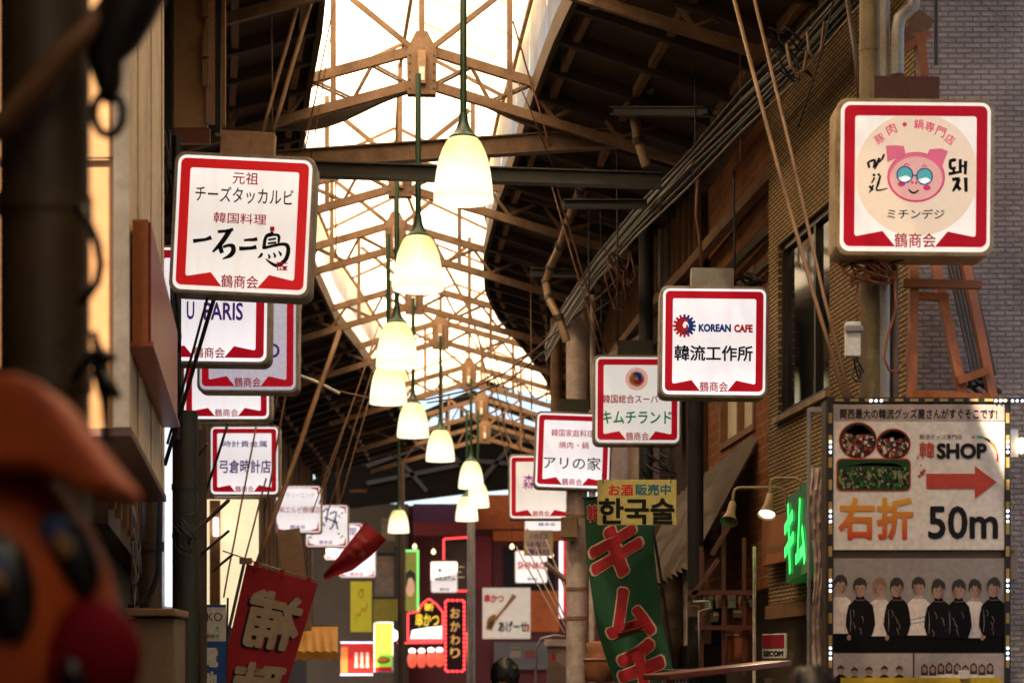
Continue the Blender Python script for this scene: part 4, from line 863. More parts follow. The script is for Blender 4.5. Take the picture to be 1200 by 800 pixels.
# group poster
F.rect(MB(), 975, 654, 1179, 763, 0, .008).build('group_poster', mat('poster_grey', (.29, .24, .21), .5, dirt_amt=.2), bb, world=True)
for (x0, x1) in ((975, 1069.5), (1071.5, 1179)):
    F.rect(MB(), x0, 765, x1, 840, 0, .008).build('small_poster', mat('poster_beige', (.42, .33, .29), .5, dirt_amt=.2), bb, world=True)
skin, hair, wsw, bsw, trou, hb, shd, fold = [MB() for _ in range(8)]
men = [(985, 'w', 0, 675), (1008, 'b', 1, 678), (1031, 'w', 2, 678), (1051, 'b', 0, 678), (1076, 'w', 3, 677), (1100, 'b', 0, 680), (1122.5, 'b', 1, 680), (1141, 'w', 4, 680), (1164, 'b', 5, 678)]
order = [0, 2, 4, 7, 1, 3, 5, 6, 8]
rn = random.Random(3)
for oi, i in enumerate(order):
    x, c, pose, ty = men[i]; lo = .0085+oi*.0006; sw = wsw if c == 'w' else bsw; hw_ = 15.5 if i in (0, 3, 6) else 17; dx = rn.uniform(-1, 1)
    pts = [(x-4.5, ty+23), (x-9, ty+26), (x-hw_+3, ty+31), (x-hw_+.5, ty+42), (x-hw_-.5, ty+54), (x-hw_+2, ty+62), (x-hw_+4, ty+67), (x+hw_-4, ty+67), (x+hw_-2, ty+62), (x+hw_+.3, ty+53), (x+hw_-.8, ty+41), (x+hw_-3, ty+30.5), (x+9, ty+26), (x+4.5, ty+23)]
    pts = [(max(976, min(1178, a)), b_) for a, b_ in pts]
    F.poly(sw, pts, lo, .0005)
    F.poly(trou, [(max(976, x-hw_+3), ty+66), (min(1178, x+hw_-3), ty+66), (min(1178, x+hw_-2), 763), (max(976, x-hw_+2), 763)], .0082+oi*.00001, .0003)
    F.poly(wsw if c == 'w' else skin, [(x-3.6+dx, ty+19), (x+3.6+dx, ty+19), (x+5, ty+25), (x-5, ty+25)], lo+.0006, .0003)      # neck
    F.disc(skin, x+dx, ty+13.5, 6.1, 8.0, lo+.0007+.0008, .0004, 20)
    hp = hb if i == 2 else hair
    jt = lambda q: rn.uniform(-q, q)
    hs_ = [(-7.4, 14+jt(3)), (-8.0, 9), (-7.7, 5), (-6.2, 1.8), (-3.2, -1.0), (0, -2.0), (3.4, -1.2), (6.2, 1.4), (7.8, 5), (8.0, 9), (7.3, 13+jt(3)), (6.3, 9+jt(1.2)), (5.2, 7.4+jt(2)), (3.4, 8+jt(2)), (1.6, 7+jt(2)), (0, 8+jt(2)), (-1.8, 7.2+jt(2)), (-3.6, 8+jt(2)), (-5.2, 7.4+jt(1.5)), (-6.2, 10+jt(1))]
    F.poly(hp, [(x+dx+a*(1+jt(.05)), ty+b_+jt(.7)) for a, b_ in hs_], lo+.0024, .0004)
    sd_ = rn.choice((-1, 1))
    F.poly(shd, [(x+dx+sd_*1.2, ty+21), (x+dx+sd_*3.2, ty+19.5), (x+dx+sd_*5.3, ty+16.5), (x+dx+sd_*6, ty+12), (x+dx+sd_*4.6, ty+9), (x+dx+sd_*3.4, ty+13), (x+dx+sd_*2.4, ty+17)], lo+.0021, .0001)
    F.poly(shd, [(x+dx-.2, ty+12.5), (x+dx+.9*sd_, ty+15.6), (x+dx-.7*sd_, ty+15.8)], lo+.00215, .0001)
    for q in range(4):
        fx = x+jt(8); fy = ty+36+q*7; F.line(fold if c == 'w' else wsw, [(fx-2.5, fy), (fx, fy+4+jt(2)), (fx+jt(2), fy+9)], [.1, .8 if c == 'w' else .25, .1], lo+.00065)
    F.poly(fold if c == 'w' else bsw, [(x-4.6+dx, ty+20.3), (x+4.6+dx, ty+20.3), (x+5.4, ty+24.5), (x-5.4, ty+24.5)], lo+.0010, .0002)
    fc = MB()
    for sx in (-2.4, 2.4): F.disc(hair, x+dx+sx, ty+12.3, 1.0, .55, lo+.0022, .0002, 8); F.poly(hair, [(x+dx+sx-1.4, ty+10.7), (x+dx+sx+1.4, ty+10.5), (x+dx+sx+1.4, ty+11), (x+dx+sx-1.4, ty+11.1)], lo+.0022, .0002)
    F.disc(hb, x+dx, ty+17.6, 1.6, .5, lo+.0022, .0002, 8)
    if pose == 3:                      # arms crossed
        F.line(trou, [(x-13, ty+50), (x, ty+47), (x+11, ty+44)], [.6]*3, lo+.0012); F.line(trou, [(x+13, ty+50), (x, ty+52), (x-11, ty+54)], [.6]*3, lo+.0012)
        F.disc(skin, x+11, ty+45.5, 2.4, 1.5, lo+.0013, .0003, 10)
    elif pose == 2:                    # hand to chin
        F.line(trou, [(x-15, ty+50), (x-9, ty+44), (x-8, ty+30)], [.6, .5, .4], lo+.0012); F.disc(skin, x-5.5, ty+21, 2.2, 3, lo+.0030, .0003, 10)
    else:
        F.line(trou if c == 'w' else wsw, [(x-hw_+5, ty+36), (x-hw_+5.5, ty+50), (x-hw_+5, ty+62)], [.15, .3, .2], lo+.0012)
        if i in (1, 3, 8): F.disc(skin, x-hw_+3.5, ty+68.5, 2.4, 3.6, lo+.0013, .0003, 10)
m_skin = mat('poster_skin', (.40, .22, .15), .5, dirt_amt=.3, dscale=20); m_hair = mat('poster_hair', (.030, .016, .012), .5); m_hb = mat('poster_brown', (.26, .13, .075), .5)
for (x, y) in ((985, 0), (1001, 0), (1018, 0), (1036, 0), (1053.5, 0)):                      # small poster, left: five in a row
    ty = 781+rn.uniform(-2, 1); F.disc(skin, x, ty+6, 3.3, 4.4, .0095, .0005, 14); F.poly(bsw, [(x-2, ty+10), (x+2, ty+10), (x+7.5, ty+14), (x+8, ty+40), (x-8, ty+40), (x-7.5, ty+14)], .0088, .0004); F.poly(hair, [(x-4, ty+7), (x-4.2, ty+2), (x, ty-1.2), (x+4.2, ty+2), (x+4, ty+7), (x+2.8, ty+3.4), (x-2.8, ty+3.4)], .0101, .0004)
for j in range(9):
    x = 1083+j*9.6; ty = 778+rn.uniform(-2, 2); F.poly(hair, [(x-4.2, ty+18), (x-4, ty+3), (x, ty-1), (x+4, ty+3), (x+4.2, ty+18)], .0088+.00002*j, .0003); F.disc(skin, x, ty+6, 2.7, 3.8, .0097, .0004, 12); F.poly(wsw, [(x-4.6, ty+13), (x+4.6, ty+13), (x+5, ty+40), (x-5, ty+40)], .0093+.00002*j, .0003)
for nm, mb_, m_ in (('poster_faces', skin, m_skin), ('poster_dark_hair', hair, m_hair), ('poster_white_jumpers', wsw, mat('poster_white', (.84, .68, .58), .5)), ('poster_black_jumpers', bsw, mat('poster_black', (.008, .006, .006), .7, spec=.1)), ('poster_trousers', trou, mat('poster_black2', (.005, .004, .004), .7, spec=.1)), ('poster_light_hair', hb, m_hb), ('poster_face_tones', shd, mat('poster_skin_deep', (.22, .10, .065), .5)), ('poster_jumper_folds', fold, mat('poster_fold', (.46, .35, .29), .5))): mb_.build(nm, m_, bb, world=True)
# LED edging
yb_, led, fr_ = MB(), MB(), MB()
for x in (972.5, 1180): F.rect(fr_, x-3.5, 468, x+3.5, 1000, .004, .012)
F.rect(fr_, 969, 466, 1200, 472, .004, .010)
for i in range(12):
    for x in (972.5, 1180): F.rect(yb_, x-2.0, 484+i*26, x+2.0, 496+i*26, .016, .003)
    F.rect(yb_, 978+i*17.5, 467.6, 988+i*17.5, 470.6, .016, .003)
for x in (972.5, 1180):
    for y in (524, 605, 686, 765):
        for d in (-6, 0, 6): F.disc(led, x, y+d, 1.6, 1.8, .017, .006, 12)
for x in (1020, 1026, 1032, 1166, 1171.5, 1177, 1185.5, 1191, 1197): F.disc(led, x, 470, 1.6, 1.6, .017, .006, 12)
fr_.build('edge_frame', M_black, bb, world=True); yb_.build('yellow_edge_tabs', mat('yellow_tab', (.42, .27, .08), .5), bb, world=True); led.build('led_lamps', glow('led_white', (.82, .9, 1), 3.5), bb, world=True)
# crumpled plastic strip and pale frame beside the billboard
st_ = MB(); ws_ = []
G = Flat(11.7)
for i in range(41):
    y = 548+i*6.5; row = []
    pin = .55+.45*abs(math.cos((y-548)/90)); 
    for j in range(9):
        u = j/8; x = 957+(u-.5)*17*pin+2*math.sin(y*.05); c = G.pt(x, y); row.append((c[0], G.Y-.03+.012*math.sin(u*17+y*.05)+.006*math.sin(y*.31+u*5), c[1]))
    ws_.append(row)
for r0, r1 in zip(ws_, ws_[1:]):
    for j in range(8): st_.quad(r0[j], r0[j+1], r1[j+1], r1[j])
tag(st_.build('plastic_sheet', mat('dirty_plastic', (.52, .40, .35), .3, dirt=(.3, .2, .16), dirt_amt=.5, dscale=8, bump=.4), world=True, smooth=True), 'crumpled pale plastic strip hanging left of the billboard', 'plastic sheet')
t = thing('board_frame', 'pale upright metal frame left of the billboard', 'frame', Vector(((958-600)/FP*11.9, 11.9, 0)))
for x in (948, 967): MB().tube([P(x, 478, 11.85)*Vector((1, 1, 0)), P(x, 478, 11.85)], .012, 10).build('upright', M_gpipe, t, world=True)
MB().bar(P(948, 480, 11.85), P(967, 480, 11.85), .03, .03).build('crossbar', M_gpipe, t, world=True)
wl_ = thing('wall_light', 'white wall plate with a glowing lamp at the right edge, beside the billboard', 'light', P(1189, 540, 12.3)); MB().box(P(1187, 520, 12.36), (.055, .05, .17)).build('plate', M_white, wl_, world=True, bevel=.006); MB().lathe([(.001, -.05), (.03, -.04), (.036, 0), (.03, .04), (.001, .05)], 16, P(1197, 522, 12.3)).build('lamp_bulb', glow('warm_bulb', (1, .8, .55), 3), wl_, world=True, smooth=True)
pb = thing('wall_box', 'cream plastic cable cover on the grey tiles beside the group poster', 'cable cover', P(1187, 680, 12.4)); MB().box(P(1187, 661, 12.44), (.05, .06, .20)).build('cover', M_pipe, pb, world=True, bevel=.008); MB().box(P(1187, 646, 12.40), (.012, .012, .012)).build('screw', M_black, pb, world=True)
# small signs on the tile wall lower down
def quad_sign(name, label, cat, pxl, Yl, pxr, Yr, pyt, pyb, d, m, parts):
    a, b = P(pxl, 800, Yl), P(pxr, 800, Yr); L = Vector((b.x-a.x, b.y-a.y)).length; an = math.atan2(b.y-a.y, b.x-a.x); Ym = (Yl+Yr)/2
    z0_, z1_ = P(0, pyb, Ym).z, P(0, pyt, Ym).z
    t = thing(name, label, cat, Vector(((a.x+b.x)/2, (a.y+b.y)/2, z0_)), (0, 0, an)); H = z1_-z0_
    MB().box((0, d/2, H/2), (L, d, H)).build('housing', m, t, bevel=.004)
    parts(t, L, H); return t
def pk(t, L, H):
    g = MB(); g.text('キ', -.27*L, .5*H, w=.46*L, h=.86*H, y=-.012, bold=.03); g.text('ム', .24*L, .48*H, w=.44*L, h=.78*H, y=-.012, bold=.03); g.build('neon_lettering', glow('neon_green', (.05, 1, .16), 1.5), t)
quad_sign('neon_sign', 'bright green neon sign with katakana キム left of the billboard', 'neon sign', 921, 15.3, 947, 13.7, 574, 677, .14, mat('dark_green_box', (.005, .04, .012), .4, emit=(.01, .35, .05), estr=.12), pk)
def ph_(t, L, H):
    MB().text('hankook', 0, .36*H, w=.8*L, h=.22*H, y=-.006, bold=.01).build('lettering', M_pipe, t)
quad_sign('wall_board', 'orange wooden name board behind the gooseneck lamp', 'board', 893, 16.05, 922, 15.3, 605, 660, .05, mat('orange_board', (.42, .15, .05), .5), ph_)
def ps_(t, L, H):
    MB().prism([(-L/2+.01, .42*H), (L/2-.01, .42*H), (L/2-.01, H-.01), (-L/2+.01, H-.01)], -.004, -.001).build('red_field', mat('dull_red', (.35, .02, .04), .5), t); MB().text('SECOM', 0, .2*H, w=.86*L, h=.22*H, y=-.004, bold=.05).build('lettering', M_ink, t)
quad_sign('security_sign', 'red and white SECOM plate on the shopfront under the tiled wall', 'sign', 893, 15.5, 920, 15.2, 742, 771, .02, M_white, ps_)
# gooseneck lamps
def gooseneck(label, pts, tip, lit):
    pp = [P(*q) for q in pts]; t = thing('gooseneck_lamp', label, 'lamp', pp[-1], group=None)
    sm_ = [pp[0]]
    for i in range(1, len(pp)-1):
        a, b, c = pp[i-1], pp[i], pp[i+1]; r_ = .05; p0 = b+(a-b).normalized()*r_; p1 = b+(c-b).normalized()*r_
        for f in (0, .25, .5, .75, 1): sm_.append((p0*(1-f)**2+b*2*f*(1-f)+p1*f*f))
    sm_.append(pp[-1]); MB().tube(sm_, .011, 10).build('arm', M_pipe, t, world=True, smooth=True, auto=60)
    e_ = Vector(P(*tip))-pp[-1]; top = pp[-1]
    rot = (-e_).to_track_quat('Z', 'Y').to_matrix(); prof = [(.022, .03), (.028, .01), (.030, -.05), (.036, -.08), (.048, -.115), (.066, -.15), (.063, -.148), (.044, -.11), (.026, -.05)]
    v = MB().lathe(prof, 24); v.v = [rot @ q+top for q in v.v]; v.build('shade', M_pipe, t, world=True, smooth=True, auto=45)
    if lit:
        v = MB().lathe([(.001, -.140), (.03, -.143), (.050, -.138), (.053, -.130), (.001, -.12)], 20); v.v = [rot @ q+top for q in v.v]; v.build('bulb', glow('lamp_white', (1, .88, .7), 7), t, world=True, smooth=True)
        li = bpy.data.lights.new('lamp_light', 'SPOT'); li.energy = 10; li.color = (1, .72, .42); li.spot_size = R(110); li.spot_blend = .6; li.shadow_soft_size = .05
        lo_ = bpy.data.objects.new('lamp_light', li); C.objects.link(lo_); lo_.location = top-e_*0+rot @ Vector((0, 0, -.17)); lo_.rotation_euler = (-e_).to_track_quat('Z', 'Y').to_euler(); lo_.parent = None
    return t
gooseneck('lit gooseneck lamp shining white beside the green neon sign', [(940, 578, 14.2), (938, 560, 14.2), (903, 560, 14.3), (902, 583, 14.3)], (897, 612, 14.2), True)
gooseneck('unlit gooseneck lamp left of the lit one', [(921, 590, 15.1), (919, 571, 15.1), (860, 571, 15.1), (858, 592, 15.1)], (853, 618, 15.0), False)

# ------------------------------------------------------------------ banners
def cloth(pl, pr, n, Y, amp, seed):      # left and right edge polylines in pixels -> mapping (u,v)->point
    def on(pl_, v):
        v = max(0, min(.9999, v)); i = int(v*(len(pl_)-1)); f = v*(len(pl_)-1)-i; return tuple(a+(b-a)*f for a, b in zip(pl_[i], pl_[i+1]))
    def f(u, v, off=0):
        a, b = on(pl, v), on(pr, v); x, y = a[0]+(b[0]-a[0])*u, a[1]+(b[1]-a[1])*u
        yy = Y+amp*math.sin(u*5+v*4+seed)+amp*.6*math.sin(v*9-u*3+seed*2)-off
        return P(x, y, yy)
    return f
def cloth_mesh(f, nu=14, nv=26):
    mb = MB(); g_ = [[f(i/nu, j/nv) for i in range(nu+1)] for j in range(nv+1)]
    for j in range(nv):
        for i in range(nu): mb.quad(g_[j][i], g_[j][i+1], g_[j+1][i+1], g_[j+1][i])
    return mb
def cloth_text(mb, f, ch, u, v, wu, hv, bold, off, rot=0, mirror=False):
    # wu, hv are fractions of the cloth; text is laid on the cloth surface
    fm = lambda p: f(p.x, 1-p.z, off-p.y)
    return mb.text(ch, u, 1-v, w=wu, h=hv, bold=bold, mirror=mirror, fmap=fm, rot=R(rot))
m_cg = mat('green_cloth', (.012, .085, .035), .75, dirt_amt=.3); m_cr = mat('red_cloth', (.38, .010, .022), .75, dirt_amt=.3); m_let = mat('banner_red', (.48, .012, .022), .7)
gbn = thing('cloth_banner', 'green cloth banner with big red katakana キムチ outlined in white', 'banner', P(740, 800, 16.6))
f = cloth([(684, 582, 0), (688, 660, 0), (700, 740, 0), (722, 806, 0), (735, 870, 0)], [(762, 582, 0), (768, 660, 0), (776, 725, 0), (792, 806, 0), (800, 870, 0)], 0, 16.6, .022, .7)
cloth_mesh(f, 16, 40).build('cloth', m_cg, gbn, world=True, smooth=True)
a_, b_ = MB(), MB()
for ch, u, v, wu, hv, rt in (('キ', .44, .205, .80, .205, 6), ('ム', .50, .448, .74, .205, 0), ('チ', .50, .690, .80, .23, 4)):
    cloth_text(a_, f, ch, u, v, wu*1.075, hv*1.06, .075, .006, rt); cloth_text(b_, f, ch, u, v, wu, hv, .058, .010, rt)
cloth_text(a_, f, '韓', .13, .062, .20, .07, .055, .006); cloth_text(b_, f, '韓', .13, .062, .18, .064, .02, .010)
a_.build('white_outline', mat('banner_white', (.72, .55, .42), .7), gbn, world=True); b_.build('red_lettering', m_let, gbn, world=True)
MB().tube([P(755, 560, 16.65), P(772, 660, 16.65), P(784, 740, 16.65), P(808, 900, 16.65)], .012, 8).build('pole', M_black, gbn, world=True, smooth=True)
MB().tube([P(682, 583, 16.62), P(765, 580, 16.62)], .008, 8).build('crossbar', M_black, gbn, world=True)
ys_ = thing('liquor_sign', 'pale yellow sign reading お酒販売中 한국술 above the green banner', 'sign', P(746, 615, 16.2)); F2 = Flat(16.2)
F2.rect(MB(), 700, 562, 792.5, 615, 0, .015).build('board', mat('pale_yellow', (.62, .50, .16), .6, dirt_amt=.35), ys_, world=True, bevel=.002)
k_ = MB(); F2.text(k_, 'お酒', 727.5, 574, 29, 13, .018, .022); k_.build('red_lettering', M_inkr, ys_, world=True)
k_ = MB(); F2.text(k_, '販売中', 765, 573.5, 42, 13, .018, .022); k_.build('blue_lettering', mat('ink_petrol', (.02, .16, .26), .5), ys_, world=True)
k_ = MB(); F2.text(k_, '한국술', 746, 599, 89, 31, .018, .03); k_.build('hangul_lettering', M_ink, ys_, world=True)
for x in (707, 786): MB().tube([P(x, 566, 16.18), P(x-1, 556, 16.2)], .004, 6).build('hook', M_black, ys_, world=True)
rb_ = thing('cloth_banner', 'tilted red banner with mirrored beige characters, seen from behind', 'banner', P(300, 800, 20))
pl_ = [(289, 660, 0), (256, 806, 0), (240, 880, 0)]; pr_ = [(373, 683, 0), (334, 806, 0), (312, 880, 0)]
f = cloth([(289, 660, 0), (272, 735, 0), (256, 806, 0), (240, 880, 0)], [(373, 683, 0), (353, 748, 0), (334, 810, 0), (312, 880, 0)], 0, 20.0, .012, 0)
cloth_mesh(f).build('cloth', m_cr, rb_, world=True, smooth=True)
sh_, lt_ = MB(), MB()
for ch, v in (('補', .265), ('聴', .665)):
    cloth_text(sh_, f, ch, .52, v+.012, .78, .32, .05, .006, 0, True); cloth_text(lt_, f, ch, .55, v, .78, .32, .036, .011, 0, True)
sh_.build('letter_shadow', M_ink, rb_, world=True); lt_.build('beige_lettering', mat('banner_beige', (.50, .38, .27), .7), rb_, world=True)
MB().tube([P(287, 655, 20.05), P(236, 880, 20.05)], .016, 8).build('pole', mat('navy_pole', (.02, .025, .06), .4), rb_, world=True, smooth=True)
MB().tube([P(261, 645, 20.0), P(310, 662, 20.0), P(380, 682, 20.0)], .007, 8).build('crossbar', M_pipe, rb_, world=True, smooth=True)
MB().box(P(288, 657, 20), (.12, .05, .06)).build('pole_clip', M_pipe, rb_, world=True)
for (x, y) in ((300, 660), (331, 669), (362, 678)): MB().box(P(x, y+2, 19.98), (.05, .012, .07)).build('cloth_loop', m_cr, rb_, world=True)
sf = thing('small_flag', 'small red flag curling from its tip, in front of the white signs', 'flag', P(415, 645, 22))
f = cloth([(428, 611, 0), (412, 632, 0), (396, 652, 0), (379, 673, 0)], [(453, 632, 0), (436, 650, 0), (413, 668, 0), (381, 679, 0)], 0, 22, .03, 1.2)
cloth_mesh(f, 10, 18).build('cloth', m_cr, sf, world=True, smooth=True)
x = MB()
for v, u in ((.22, .32), (.36, .38), (.5, .42)): cloth_text(x, f, 'はちみつ', u, v, .42, .07, .01, .012, 0)
cloth_text(x, f, '氷', .72, .40, .26, .10, .02, .012); x.build('lettering', mat('banner_pink', (.6, .22, .16), .7), sf, world=True)
bw_ = thing('shop_banner', 'blue and white upright banner reading SEIKO beside the red tilted banner', 'banner', P(250, 830, 18.5)); F3 = Flat(18.5)
F3.rect(MB(), 226, 708, 265, 751, 0, .01).build('white_cloth', M_white, bw_, world=True); F3.rect(MB(), 226, 751.2, 265, 860, 0, .01).build('blue_cloth', mat('banner_blue', (.015, .10, .36), .6), bw_, world=True); F3.rect(MB(), 226, 708, 265, 711, .0105, .002).build('blue_edge', MATS['banner_blue'], bw_, world=True)
k_ = MB(); F3.text(k_, 'SEIKO', 243.5, 722.5, 34, 10, .014, .0); F3.text(k_, '水銀電池', 247, 745, 20, 4.5, .014, .005); k_.build('dark_lettering', M_ink, bw_, world=True)
k_ = MB(); F3.text(k_, '電', 247, 770, 18, 23, .014, .05); F3.text(k_, '池', 246, 797, 18, 22, .014, .05); k_.build('white_lettering', M_white, bw_, world=True)
k_ = MB(); F3.poly(k_, [(255, 733), (257, 736), (253.5, 736), (257, 740), (256, 740), (252.5, 736)], .012, .002); k_.build('green_mark', M_inkg, bw_, world=True)
MB().tube([P(267, 700, 18.52), P(262, 880, 18.52)], .01, 8).build('pole', M_black, bw_, world=True)

# ------------------------------------------------------------------ left side, near
M_cream = mat('cream_siding', (.82, .66, .44), .6, dirt=(.42, .29, .16), dirt_amt=.6, dscale=1.6, bump=.15); M_tan = mat('tan_panel', (.46, .22, .075), .6, dirt=(.22, .11, .04), dirt_amt=.5, dscale=1.2)
lx = lambda Y, off=0: -1.70-.122*(Y-9)+off
lb = thing('cream_building', 'cream and tan cantilevered house front at far left behind the dark pole', 'building', Vector((-2.4, 9, 2.7)))
def strip(y0, y1, z0, z1, o0, o1): # block along the left frontage; offsets: positive is toward the street
    return [Vector((lx(y0, o0), y0, z0)), Vector((lx(y0, o1), y0, z0)), Vector((lx(y1, o1), y1, z0)), Vector((lx(y1, o0), y1, z0)), Vector((lx(y0, o0), y0, z1)), Vector((lx(y0, o1), y0, z1)), Vector((lx(y1, o1), y1, z1)), Vector((lx(y1, o0), y1, z1))]
MB().hexa(strip(9, 12.2, 2.72, 7.5, -1.6, -.012)).build('wall', M_tan, lb, world=True)
c_ = MB(); yy = 9.005
while yy < 12.15:
    c_.hexa(strip(yy, min(yy+.225, 12.2), 2.74, 7.5, -.011, .010+.008*(int(yy*7) % 2))); yy += .23
c_.build('siding', M_cream, lb, world=True)
MB().hexa(strip(8.97, 9.0, 2.72, 7.5, -.05, .02)).build('corner_trim', M_cream, lb, world=True)
MB().hexa(strip(8.96, 12.22, 2.68, 2.715, -1.6, .03)).build('soffit', mat('brown_soffit', (.16, .075, .045), .6, dirt_amt=.4), lb, world=True)
MB().hexa(strip(8.98, 8.995, 3.9, 3.905, -1.6, -.05)).hexa(strip(8.98, 8.995, 4.8, 4.805, -1.6, -.05)).build('panel_joint', M_brpost, lb, world=True)
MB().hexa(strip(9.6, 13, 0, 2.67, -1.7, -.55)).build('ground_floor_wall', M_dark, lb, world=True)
rs_ = thing('fascia_sign', 'long red and orange shop fascia along the cream house front', 'sign', Vector((lx(9), 9, 3.1)))
MB().hexa(strip(9.02, 11.85, 3.1, 3.64, .03, .10)).build('housing', mat('fascia_orange', (.42, .13, .03), .5, dirt_amt=.4), rs_, world=True); MB().hexa(strip(9.03, 11.85, 3.11, 3.63, .1, .112)).build('face_panel', mat('fascia_red', (.30, .012, .014), .4), rs_, world=True); MB().hexa(strip(9.01, 11.87, 3.08, 3.10, .02, .125)).build('trim', mat('fascia_trim', (.4, .08, .04), .4), rs_, world=True)
t = thing('green_box', 'dark boxes bolted to the wall end beside the red fascia', 'electric box', P(182, 420, 12.5))
for (x0, y0, x1, y1) in ((176, 314, 188, 376), (178, 380, 192, 430)): MB().box(P((x0+x1)/2, (y0+y1)/2, 12.6), ((x1-x0)/FP*12.6, .15, (y1-y0)/FP*12.6)).build('housing', M_black, t, world=True, bevel=.006)
# left wall behind: tan panel, dark uprights, hinge-like insulators
lp = thing('upper_panel', 'tan wall panel with cable clips between dark uprights at upper left', 'wall panel', P(230, 150, 14))
F4 = Flat(14.2)
F4.rect(MB(), 205, -140, 244, 152, 0, .05).build('board', mat('tan_panel2', (.34, .20, .085), .6, dirt=(.2, .1, .04), dirt_amt=.5, dscale=1.5), lp, world=True)
F4.rect(MB(), 243, -140, 254, 147, .01, .07).build('corner_strip', M_pipe, lp, world=True)
F4.rect(MB(), 186, -140, 205, 190, .02, .12).build('upright', M_dark, lp, world=True); F4.rect(MB(), 254, -140, 260, 160, 0, .08).build('upright', M_black, lp, world=True); F4.rect(MB(), 261, -140, 265, 150, 0, .06).build('upright', M_tanw, lp, world=True)
F4.rect(MB(), 205, 153, 247, 170, 0, .05).build('rust_band', mat('rust_band', (.15, .05, .02), .6), lp, world=True)
for y in (12, 58, 92): 
    F4.rect(MB(), 240, y-16, 247, y+14, .085, .03).build('cable_clip', M_truss, lp, world=True); 
# dark gap beside it with a fluorescent tube sign low down
ft = thing('fluorescent_sign', 'narrow bluish white vertical light strip left of the olive post', 'light', P(199, 710, 14.4)); MB().box(P(198, 592, 14.4), (.055, .05, 1.42)).build('tube', glow('blue_white', (.82, .86, 1), 1.25), ft, world=True, bevel=.01); MB().box(P(198, 592, 14.46), (.09, .05, 1.5)).build('backplate', M_white, ft, world=True)
ct = thing('cabinet', 'beige metal cabinet with a flat lid at lower left, in front of the olive post', 'cabinet', Vector(((178-600)/FP*12.6, 12.6, 0)))
MB().box2((P(150, 0, 12.6).x, 12.6, 0), (P(205, 0, 12.6).x, 13.0, P(0, 724, 12.6).z)).build('body', mat('cabinet_beige', (.30, .20, .12), .5, dirt_amt=.4), ct, world=True, bevel=.01); MB().box2((P(147, 0, 12.55).x, 12.52, P(0, 722, 12.6).z), (P(207, 0, 12.55).x, 13.02, P(0, 713, 12.6).z)).build('lid', M_pipe, ct, world=True, bevel=.01)
pipe('brown downpipe in the dark recess above the beige cabinet', [(178, 580, 12.9), (177, 640, 12.9), (176, 712, 12.9)], .07, M_brpost); pipe('thin pipe with couplings in the recess above the cabinet', [(158, 570, 12.8), (157, 635, 12.8), (157, 690, 12.8), (156, 712, 12.8)], .018, M_truss); pipe('black curved cable pipe sweeping down over the brown downpipe', [(186, 580, 12.7), (186, 640, 12.7), (185, 672, 12.7), (178, 692, 12.7), (168, 705, 12.7), (150, 709, 12.7)], .016, M_black, clips=False)
# deep left: passage wall given a glow in place of sunlight
lw_ = thing('passage_glow_wall', 'cream wall with sunlight put in as glow, side passage behind the watch shop sign', 'wall', P(270, 740, 23)); MB().box(P(272, 660, 28), (.72, .05, 1.75)).build('wall', mat('passage_sun_glow', (.8, .65, .42), .6, emit=(1, .80, .50), estr=.95, dirt_amt=.3), lw_, world=True); MB().box(P(252, 655, 27.9), (.14, .05, 1.6)).build('side_board', M_tanw, lw_, world=True); MB().box(P(253, 617, 27.8), (.06, .05, .24)).build('tube_lamp', glow('lamp_white', (1, .88, .7), 4), lw_, world=True)
pk_ = MB().bar(P(338, 620, 27), P(352, 740, 27), .30, .05, (0, 1, 0)); tag(pk_.build('plank', M_pipe, world=True), 'wide tan plank leaning behind the red banner', 'plank')
yaw_ = thing('awning', 'small yellow scalloped awning right of the tilted red banner', 'awning', P(370, 770, 27)); v = MB()
Lp = [P(346+5*i, 733, 27.5) for i in range(11)]; Lb = [P(346+5*i, 762+(0 if i % 2 else 2), 26.4) for i in range(11)]; Lv = [P(346+5*i, 771+(0 if i % 2 else 3), 26.4) for i in range(11)]
for i in range(10): v.quad(Lp[i], Lp[i+1], Lb[i+1], Lb[i]); v.quad(Lb[i], Lb[i+1], Lv[i+1], Lv[i])
v.build('cloth', mat('yellow_cloth', (.55, .25, .03), .7), yaw_, world=True); MB().tube([Lp[0], Lp[-1]], .02, 8).build('bar', M_black, yaw_, world=True)
for (a, b, w_, m_, lb_) in ((418, 545, 10, M_truss, 'x'),): pass
uf = thing('timber_frame', 'pale timber uprights standing against the dark left wall beyond the bamboo pole', 'frame', P(360, 660, 31))
for (x, y0, y1, w_) in ((360, 430, 680, .06), (380, 470, 650, .07), (396, 472, 600, .07), (344, 440, 600, .05)): MB().bar(P(x, y0, 44), P(x, y1, 44), w_, .06, (0, 1, 0)).build('upright', M_tanw, uf, world=True)
for (x0, x1, y) in ((378, 398, 470), (378, 398, 507), (410, 430, 575)): MB().bar(P(x0, y, 44), P(x1, y, 44), .06, .06).build('rail', M_tanw, uf, world=True)

